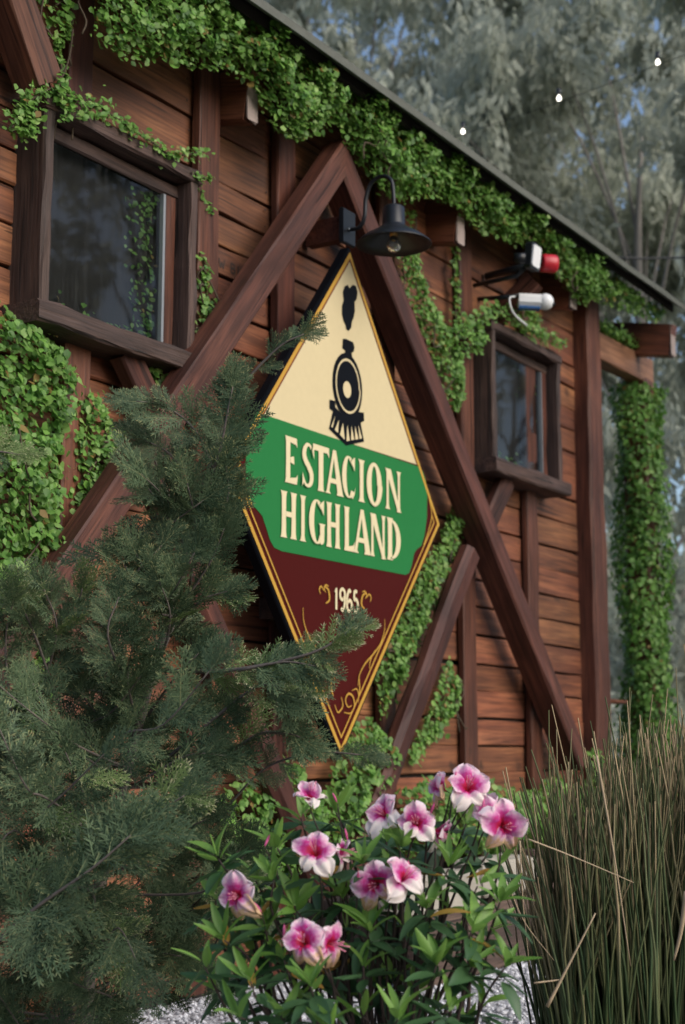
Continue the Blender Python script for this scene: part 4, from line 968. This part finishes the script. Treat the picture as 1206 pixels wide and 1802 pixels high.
# flowers
def petalmat(name, blotch, edge):
    m, n, b = newmat(name)
    at = N(n, 'ShaderNodeAttribute', attribute_name='col'); sp = N(n, 'ShaderNodeSeparateColor'); n.links.new(at.outputs['Color'], sp.inputs[0])
    u, v = sp.outputs[0], sp.outputs[1]           # along, across (0 centre .. 1 edge)
    no = N(n, 'ShaderNodeTexNoise'); no.inputs['Scale'].default_value = 5; no.inputs['Detail'].default_value = 6; tc = N(n, 'ShaderNodeTexCoord'); n.links.new(tc.outputs['Object'], no.inputs[0])
    f = math_n(n, 'ADD', math_n(n, 'ADD', math_n(n, 'MULTIPLY', u, .80), math_n(n, 'MULTIPLY', math_n(n, 'POWER', v, 2.0), .38)), math_n(n, 'MULTIPLY', math_n(n, 'SUBTRACT', no.outputs[0], .5), .75))
    col = ramp(n, f, [(0, (.62, .03, .06)), (.24*blotch, (.60, .02, .12)), (.42*blotch, (.55, .05, .28)), (.60*blotch, (.70, .26, .50)), (.80*blotch, (.84, .56, .66)), (min(.99, 1.05*blotch), edge), (1.0, edge)])
    n.links.new(col, b.inputs['Base Color']); b.inputs['Roughness'].default_value = .55; b.inputs['Specular IOR Level'].default_value = .25
    tr = N(n, 'ShaderNodeBsdfTranslucent'); ms = N(n, 'ShaderNodeMixShader'); ms.inputs[0].default_value = .3; n.links.new(col, tr.inputs[0])
    n.links.new(b.outputs[0], ms.inputs[1]); n.links.new(tr.outputs[0], ms.inputs[2]); n.links.new(ms.outputs[0], n.nodes['Material Output'].inputs[0])
    return m
M_PET = petalmat('blotched_petal', 1.0, (.88, .74, .80)); M_PALE = petalmat('pale_petal', .55, (.90, .80, .76)); M_WILT = petalmat('wilting_petal', .7, (.75, .50, .30))
M_FIL = plain('stamen', (.75, .25, .35), .5); M_BUD = plain('calyx', (.12, .20, .05), .6)
def petal(seed, mat, wide=.62, recurve=.35, ruff=.06):
    r = np.random.default_rng(seed); nu, nv = 10, 13; V = []; C = []; ph = r.uniform(0, 6)
    for i in range(nu):
        u = (i/(nu-1))**.8
        g = math.sqrt(max(.0, 1 - ((u-.60)/.405)**2)) if u > .60 else .20 + .80*math.sin(math.pi/2*u/.60)
        w = wide*.5*g
        for j in range(nv):
            v = -1 + 2*j/(nv-1)
            ed = 1 + .07*math.sin(13*u + 3*ph)*abs(v)**3
            R = .08 + .97*u*(.55 + .45*u) - .05*u*math.sin(4*v + ph)
            z = .60*u**.55 - recurve*u**2.6 - .16*v*v*u*(1-.6*u) + ruff*u*math.sin(5*v + ph) + ruff*1.1*u*u*math.sin(12*v - ph)*abs(v) + .03*u*math.cos(7*u + ph)
            V.append((R, w*v*ed, z)); C.append((u, abs(v), 0))
    F = [(i*nv+j, i*nv+j+1, (i+1)*nv+j+1, (i+1)*nv+j) for i in range(nu-1) for j in range(nv-1)]
    return mesh_np('petal', np.array(V), np.array(F), mat, np.array(C), smooth=True, n=4)
PET = [[petal(10*k+i, m, w, rc_, rf_) for i in range(3)] for k, (m, w, rc_, rf_) in enumerate(((M_PET, 1.05, .24, .085), (M_PALE, .92, .46, .11), (M_WILT, .7, .75, .15)))]
FW_S = [tube_data([(0, 0, 0), (.08*math.cos(a), .08*math.sin(a), .5), (.16*math.cos(a), .16*math.sin(a), .85 + .15*math.sin(3*a))], [.012, .012, .022], 5) for a in np.linspace(0, 5.6, 7)]
FIL_ME = mesh('stamens', *join(FW_S), M_FIL, True)
V, F = lathe_data([(.015, -.22), (.03, -.18), (.05, -.06), (.09, .02), (.13, .10), (.16, .16)], 12); TUBE_ME = mesh('flower_tube', V, F, M_PET, True)
V, F = lathe_data([(0, -.42), (.025, -.4), (.025, -.2), (.06, -.17), (.05, -.12), (0, -.1)], 8); CAL_ME = mesh('calyx', V, F, M_BUD, True)
def flower(px, py, D, face, size=.052, wilt=False, spin=0, openness=1.0):
    """face: direction the bloom looks, in camera terms (right, up, toward the camera)"""
    fs = ra.uniform(.8, 1.02); face = tuple(np.array(face) + ra.normal(0, .28, 3))
    p = at_depth(px, py, D); d = (RGT*face[0] + UPV*face[1] - FWH*face[2]).normalized()
    root = bpy.data.objects.new('flower', None); root.matrix_basis = world_of(aza).inverted() @ Matrix.Translation(p); link(root, aza)
    up = UPV - d*UPV.dot(d); up.normalize(); sd_ = d.cross(up)
    B = Matrix((up, d.cross(up), d)).transposed()      # local x = up, z = facing
    for i in range(5):
        a = 2*math.pi*i/5 + spin + ra.normal(0, .08)
        kind = 2 if (wilt and i in (2, 3)) else (0 if i in (0, 1, 4) else 1)
        sc_ = size*fs*ra.uniform(.78, 1.15)
        Rz = Matrix.Rotation(a, 3, 'Z'); tl = Matrix.Rotation(ra.normal(0, .24) + (openness-1)*1.5, 3, 'Y')
        put('petal', PET[kind][int(ra.integers(3))], root, Matrix.Translation(p) @ (B @ Rz @ tl).to_4x4() @ Matrix.Scale(sc_, 4))
    Mx = Matrix.Translation(p) @ B.to_4x4() @ Matrix.Scale(size, 4)
    put('stamens', FIL_ME, root, Mx); put('flower_tube', TUBE_ME, root, Mx); put('calyx', CAL_ME, root, Mx)
    stem_to(p - d*size*.4, .002)
FL = [(548, 1412, 3.05, (-.25, .75, .35), .048, False, .6, .55), (556, 1505, 2.88, (-.05, .25, 1), .050, False, 0, 1), (592, 1500, 2.94, (.8, .2, .5), .043, False, .3, .9), (424, 1578, 2.86, (-.75, .35, .5), .048, True, .3, .8), (536, 1660, 2.76, (-.4, .35, 1), .052, True, .2, 1), (574, 1660, 2.78, (.55, .35, .9), .052, True, -.3, 1),
      (705, 1552, 2.84, (.35, .35, 1), .050, False, -.2, .95), (665, 1556, 2.87, (-.5, .3, .8), .047, True, .2, .9), (733, 1452, 2.95, (.1, .4, 1), .052, False, .1, 1), (685, 1440, 3.0, (-.45, .5, .6), .047, False, .5, .8), (765, 1462, 3.0, (.7, .1, .3), .041, False, .5, .8), (822, 1392, 3.02, (.4, .35, .75), .052, False, .0, .95), (782, 1390, 3.04, (-.5, .4, .5), .041, True, .4, .7), (845, 1412, 3.06, (.6, -.3, .5), .039, False, .4, .9), (884, 1455, 2.95, (.25, .25, 1), .050, True, .0, .95), (858, 1440, 3.0, (-.6, .4, .4), .041, True, .3, .7)]
for q in FL: flower(*q)
V, F = lathe_data([(0, -.5), (.05, -.45), (.10, -.2), (.13, .1), (.11, .35), (.05, .6), (0, .7)], 10); BUD_ME = mesh('bud', V, F, plain('pink_bud', (.62, .10, .26), .5, bscale=150, var=.3), True)
for bx_, by_, bd_ in ((455, 1598, 2.86), (610, 1470, 2.95), (630, 1545, 2.86), (800, 1372, 3.02), (850, 1420, 2.98), (760, 1425, 3.0), (500, 1640, 2.8), (590, 1405, 3.04), (470, 1480, 3.0), (720, 1530, 2.88)):
    p = at_depth(bx_, by_, bd_); d = (UPV + Vector(ra.normal(0, .22, 3))).normalized()
    put('bud', BUD_ME, aza, Matrix.Translation(p) @ frame((d.y, -d.x, .01), d).to_4x4() @ Matrix.Scale(.026*ra.uniform(.7, 1.2), 4)); stem_to(p - d*.012, .0016)

# ------------------------------------------------------------------ reed clump
rr = np.random.default_rng(51)
def reed_data(seed):
    r = np.random.default_rng(seed); n = 7; kink = r.random() < .12
    bx, by = r.normal(0, 22, 2); pts = []
    for i in range(n):
        t = i/(n-1); k = (max(0, t-.72)*r.normal(0, .9), max(0, t-.72)*r.normal(0, .9)) if kink else (0, 0)
        pts.append((.001*bx*t*t*2 + r.normal(0, .002) + k[0]*.12, .001*by*t*t*2 + r.normal(0, .002) + k[1]*.12, t))
    V, F = tube_data(pts, [.0031*(1-.6*(i/(n-1))**2) for i in range(n)], 4); F = [f for f in F[:-2]]
    shade = r.uniform(0, 1); tt = r.choice([.08, .45, .95], p=[.5, .28, .22]); C = []
    for i in range(n):
        t = i/(n-1); C += [(shade, tt*max(0, (t-.45)/.55)**.8 + (.55 if r.random() < .06 else 0), 0)]*4
    return np.array(V), np.array(F), np.clip(np.array(C), 0, 1)
RD = [reed_data(300+i) for i in range(26)]; RM = [mesh_np('reed', v, f, M_REED, c, smooth=True, n=4) for v, f, c in RD]
rb = at_depth(1090, 1802, 3.75); rb.z = 0
reed = empty('reed_clump', rb, 'tall clump of thin green brown reeds with dry tips', 'grass')
recs = []
for i in range(1350):
    u = rr.uniform(-.18, .42); w = rr.normal(0, .13)
    lean_r = u*.22 + rr.normal(0, .06); lean_f = rr.normal(0, .07)
    base = rb + RGT*u + FWH*w
    H = (.73 + .42*(u + .10) + rr.normal(0, .075)) * (1 - .22*max(0, (-.10 - u)/.08)) + (.12 if rr.random() < .04 else 0)
    top = base + Vector((0, 0, H)) + RGT*lean_r*H*1.2 + FWH*lean_f
    recs.append((base, top, int(rr.integers(26)), rr.uniform(.8, 1.5)))
recs.sort(key=lambda q: (q[0]-CAM).length)
def reedM(b, t, th):
    d = t-b; L = d.length; z = d.normalized(); x = Vector((1, .3, 0)); x = (x - z*x.dot(z)).normalized(); y = z.cross(x)
    M3 = Matrix((x*th*(1 if L < 9 else 1), y*th, z*L)).transposed(); return Matrix.Translation(b) @ M3.to_4x4()
Vb = []; Tb = []; Cb = []; o = 0
for i, (b, t, k, th) in enumerate(recs):
    M4 = reedM(b, t, th)
    if i < 300: put('reed', RM[k], reed, M4)
    else:
        v, f, c = RD[k]; A = np.array(M4); Vb.append(v @ A[:3, :3].T + A[:3, 3]); Tb.append(f + o); o += len(v); cc = c.copy(); cc[:, 0] = np.mod(cc[:, 0] + rr.uniform(0, 1), 1); Cb.append(cc)
put('reeds', mesh_np('reeds', np.concatenate(Vb), np.concatenate(Tb), M_REED, np.concatenate(Cb), smooth=True, n=4), reed, kind='stuff')
def blade(pts, w, D):
    W = smooth_pts([tuple(at_depth(x, y, D + k*.01)) for k, (x, y) in enumerate(pts)], 5); n = len(W)
    tube('dry_stalk', W, [w*(1-.6*i/(n-1)) for i in range(n)], M_DRY, reed, n=5)
blade([(963, 1772), (1000, 1700), (1048, 1607)], .0045, 3.25); blade([(940, 1730), (985, 1724), (992, 1718)], .0022, 3.25)
blade([(930, 1477), (990, 1500), (1050, 1525), (1115, 1553)], .0022, 3.3); blade([(895, 1560), (925, 1625), (975, 1690)], .0016, 3.3)
blade([(1208, 1570), (1198, 1640), (1186, 1690)], .007, 3.3);  blade([(1050, 1330), (1080, 1500), (1110, 1700)], .003, 3.35); blade([(915, 1480), (920, 1580), (932, 1700)], .0018, 3.3); blade([(905, 1440), (912, 1530)], .0016, 3.3)

# ------------------------------------------------------------------ trees behind the cabin
def tree(name, label, base, H, R, trunk_lean, nclump, nleaf, seed, low=.25, droop=1.0, leaf=(.17, .030)):
    r = np.random.default_rng(seed); base = Vector(base); root = empty(name, base, label, 'tree', 'grey green trees behind the cabin')
    top = base + Vector((trunk_lean[0], trunk_lean[1], H*.8))
    T = smooth_pts([tuple(base - Vector((0, 0, .2))), tuple(base.lerp(top, .4) + Vector(r.normal(0, .2, 3))), tuple(base.lerp(top, .75) + Vector(r.normal(0, .25, 3))), tuple(top)], 6); n = len(T)
    parts = [tube_data(T, [.12*(1-.85*i/(n-1)) for i in range(n)], 8)]
    cl = []
    for i in range(nclump):
        z = H*(low + (1.02-low)*r.random()**.85); a = r.uniform(0, 2*math.pi); f = (z/H - low)/(1-low); rad = R*(.55 + .75*math.sin(math.pi*min(1, .18 + .8*f)))*r.uniform(.25, 1)**.6*.85
        k = min(n-1, int(z/H*.95*(n-1))); c = np.array(T[k]); c = np.array([c[0] + rad*math.cos(a), c[1] + rad*math.sin(a), base.z + z]); cl.append((c, r.uniform(.55, 1.15)))
        s = np.array(T[max(0, k-3)])
        if i % 4 == 0: parts.append(tube_data(smooth_pts([tuple(s), tuple((s+c)/2 + np.array([0, 0, .35])), tuple(c)], 3), [.022, .02, .018, .015, .012, .009, .006], 5))
    put('trunk', mesh('trunk', *join(parts), plain('pale_bark', (.24, .22, .20), .9, bump=.5, bscale=8), True), root)
    per = nleaf//nclump; Cs = []; ds = []; sh = []
    for c, s in cl:
        # drooping tassels within the clump
        nt_ = max(3, per//26); tb_ = c + r.normal(0, .36, (nt_, 3))*s*np.array([1, 1, .8]); tl_ = r.uniform(.2, .6, nt_)*s; dr = r.normal(0, .28, (nt_, 3)); dr[:, 2] = -1*droop
        sh0 = np.clip(r.normal(.5, .3), .0, 1.0)
        for b, l, d in zip(tb_, tl_, dr):
            m = 26; t = r.uniform(0, 1, m); Cs.append(b + d*l*t[:, None] + r.normal(0, .055, (m, 3))); dd = d + r.normal(0, .45, (m, 3)); ds.append(dd); sh.append(np.clip(sh0 + r.normal(0, .15, m), 0, 1))
    C = np.concatenate(Cs); d = np.concatenate(ds); sh = np.concatenate(sh); n = len(C); d /= np.linalg.norm(d, axis=1, keepdims=True)
    q = r.normal(0, 1, (n, 3)); s = np.cross(d, q); s /= np.linalg.norm(s, axis=1, keepdims=True); L = leaf[0]*r.uniform(.6, 1.3, n)[:, None]; w = leaf[1]*r.uniform(.7, 1.3, n)[:, None]
    V = np.stack([C, C + d*L*.5 + s*w, C + d*L, C + d*L*.5 - s*w], 1).reshape(-1, 3); F = np.arange(4*n).reshape(-1, 4)
    col = np.repeat(np.stack([sh, sh*0, sh*0], 1), 4, 0)
    put('crown', mesh_np('crown', V, F, M_TREE, col, n=4), root, kind='stuff')
def gpos(px, D): 
    p = CAM + (FWH + RGT*((px - PCX)/FPX))*D; return (p.x, p.y, 0)
tree('weeping_tree', 'tall grey green tree with drooping foliage right above the roof end', gpos(1180, 15.5), 9.8, 2.7, (.2, .2), 60, 42000, 71, low=.05)
tree('weeping_tree', 'grey green tree filling the sky above the middle of the roof', gpos(880, 19), 12.5, 3.2, (.3, 0), 62, 44000, 72, low=.2)
tree('weeping_tree', 'pale twiggy tree behind the upper part of the roof', gpos(640, 20), 14, 3.0, (-.2, 0), 60, 44000, 73, low=.35)
tree('weeping_tree', 'shaded tree seen past the porch post', gpos(1290, 24), 13.5, 3.4, (0, 0), 56, 38000, 74, low=.02)
tree('weeping_tree', 'farther tree between the two tall trees behind the roof', gpos(1040, 27), 15.5, 3.6, (0, 0), 56, 38000, 75, low=.02)

tree('yard_tree', 'leafy garden tree standing in the yard, mirrored in the window panes', (5.2, -6.0, 0), 7.6, 2.4, (.2, 0), 50, 26000, 76, low=.12, droop=.5)
tree('yard_tree', 'second garden tree in the yard, mirrored at the pane edges', (13.0, -5.6, 0), 8.5, 2.8, (.2, 0), 50, 26000, 77, low=.08, droop=.5)

# ------------------------------------------------------------------ string lights and cable
em, en, eb = newmat('lit_bulb'); eb.inputs['Base Color'].default_value = (.9, .9, .85, 1); eb.inputs['Emission Color'].default_value = (1, .93, .8, 1); eb.inputs['Emission Strength'].default_value = 2.6
sp0, sp1 = at_depth(690, 276, 10.5), at_depth(1300, 60, 9.0)
st = empty('string_lights', sp0, 'string of lit white bulbs hanging in front of the trees', 'string lights')
tube('wire', smooth_pts([tuple(sp0), tuple(sp0.lerp(sp1, .5) - Vector((0, 0, .03))), tuple(sp1)], 6), .0022, M_BLACK, st)
for bx, by in ((815, 232), (984, 173), (1158, 110)):
    t = (bx - 690)/610; D = 10.5 + (9.0 - 10.5)*t; p = at_depth(bx, by, D)
    V, F = lathe_data([(0, .028), (.008, .015), (.012, .008), (.014, -.003), (.011, -.012), (.005, -.017), (0, -.018)], 14); b = put('bulb', mesh('bulb', V, F, em, True), st, Matrix.Translation(p))
    V, F = lathe_data([(0, .07), (.014, .07), (.016, .03), (.013, .024)], 10); put('socket', mesh('socket', V, F, M_BLACK, True), b, Matrix.Translation(p))
cb = put('overhead_cable', mesh('overhead_cable', *tube_data([tuple(at_depth(1040, 452, 10.2)), tuple(at_depth(1130, 455, 10.4)), tuple(at_depth(1260, 452, 10.6))], .008), M_BLACK, True), label='thin dark cable running out from the roof end', cat='cable')
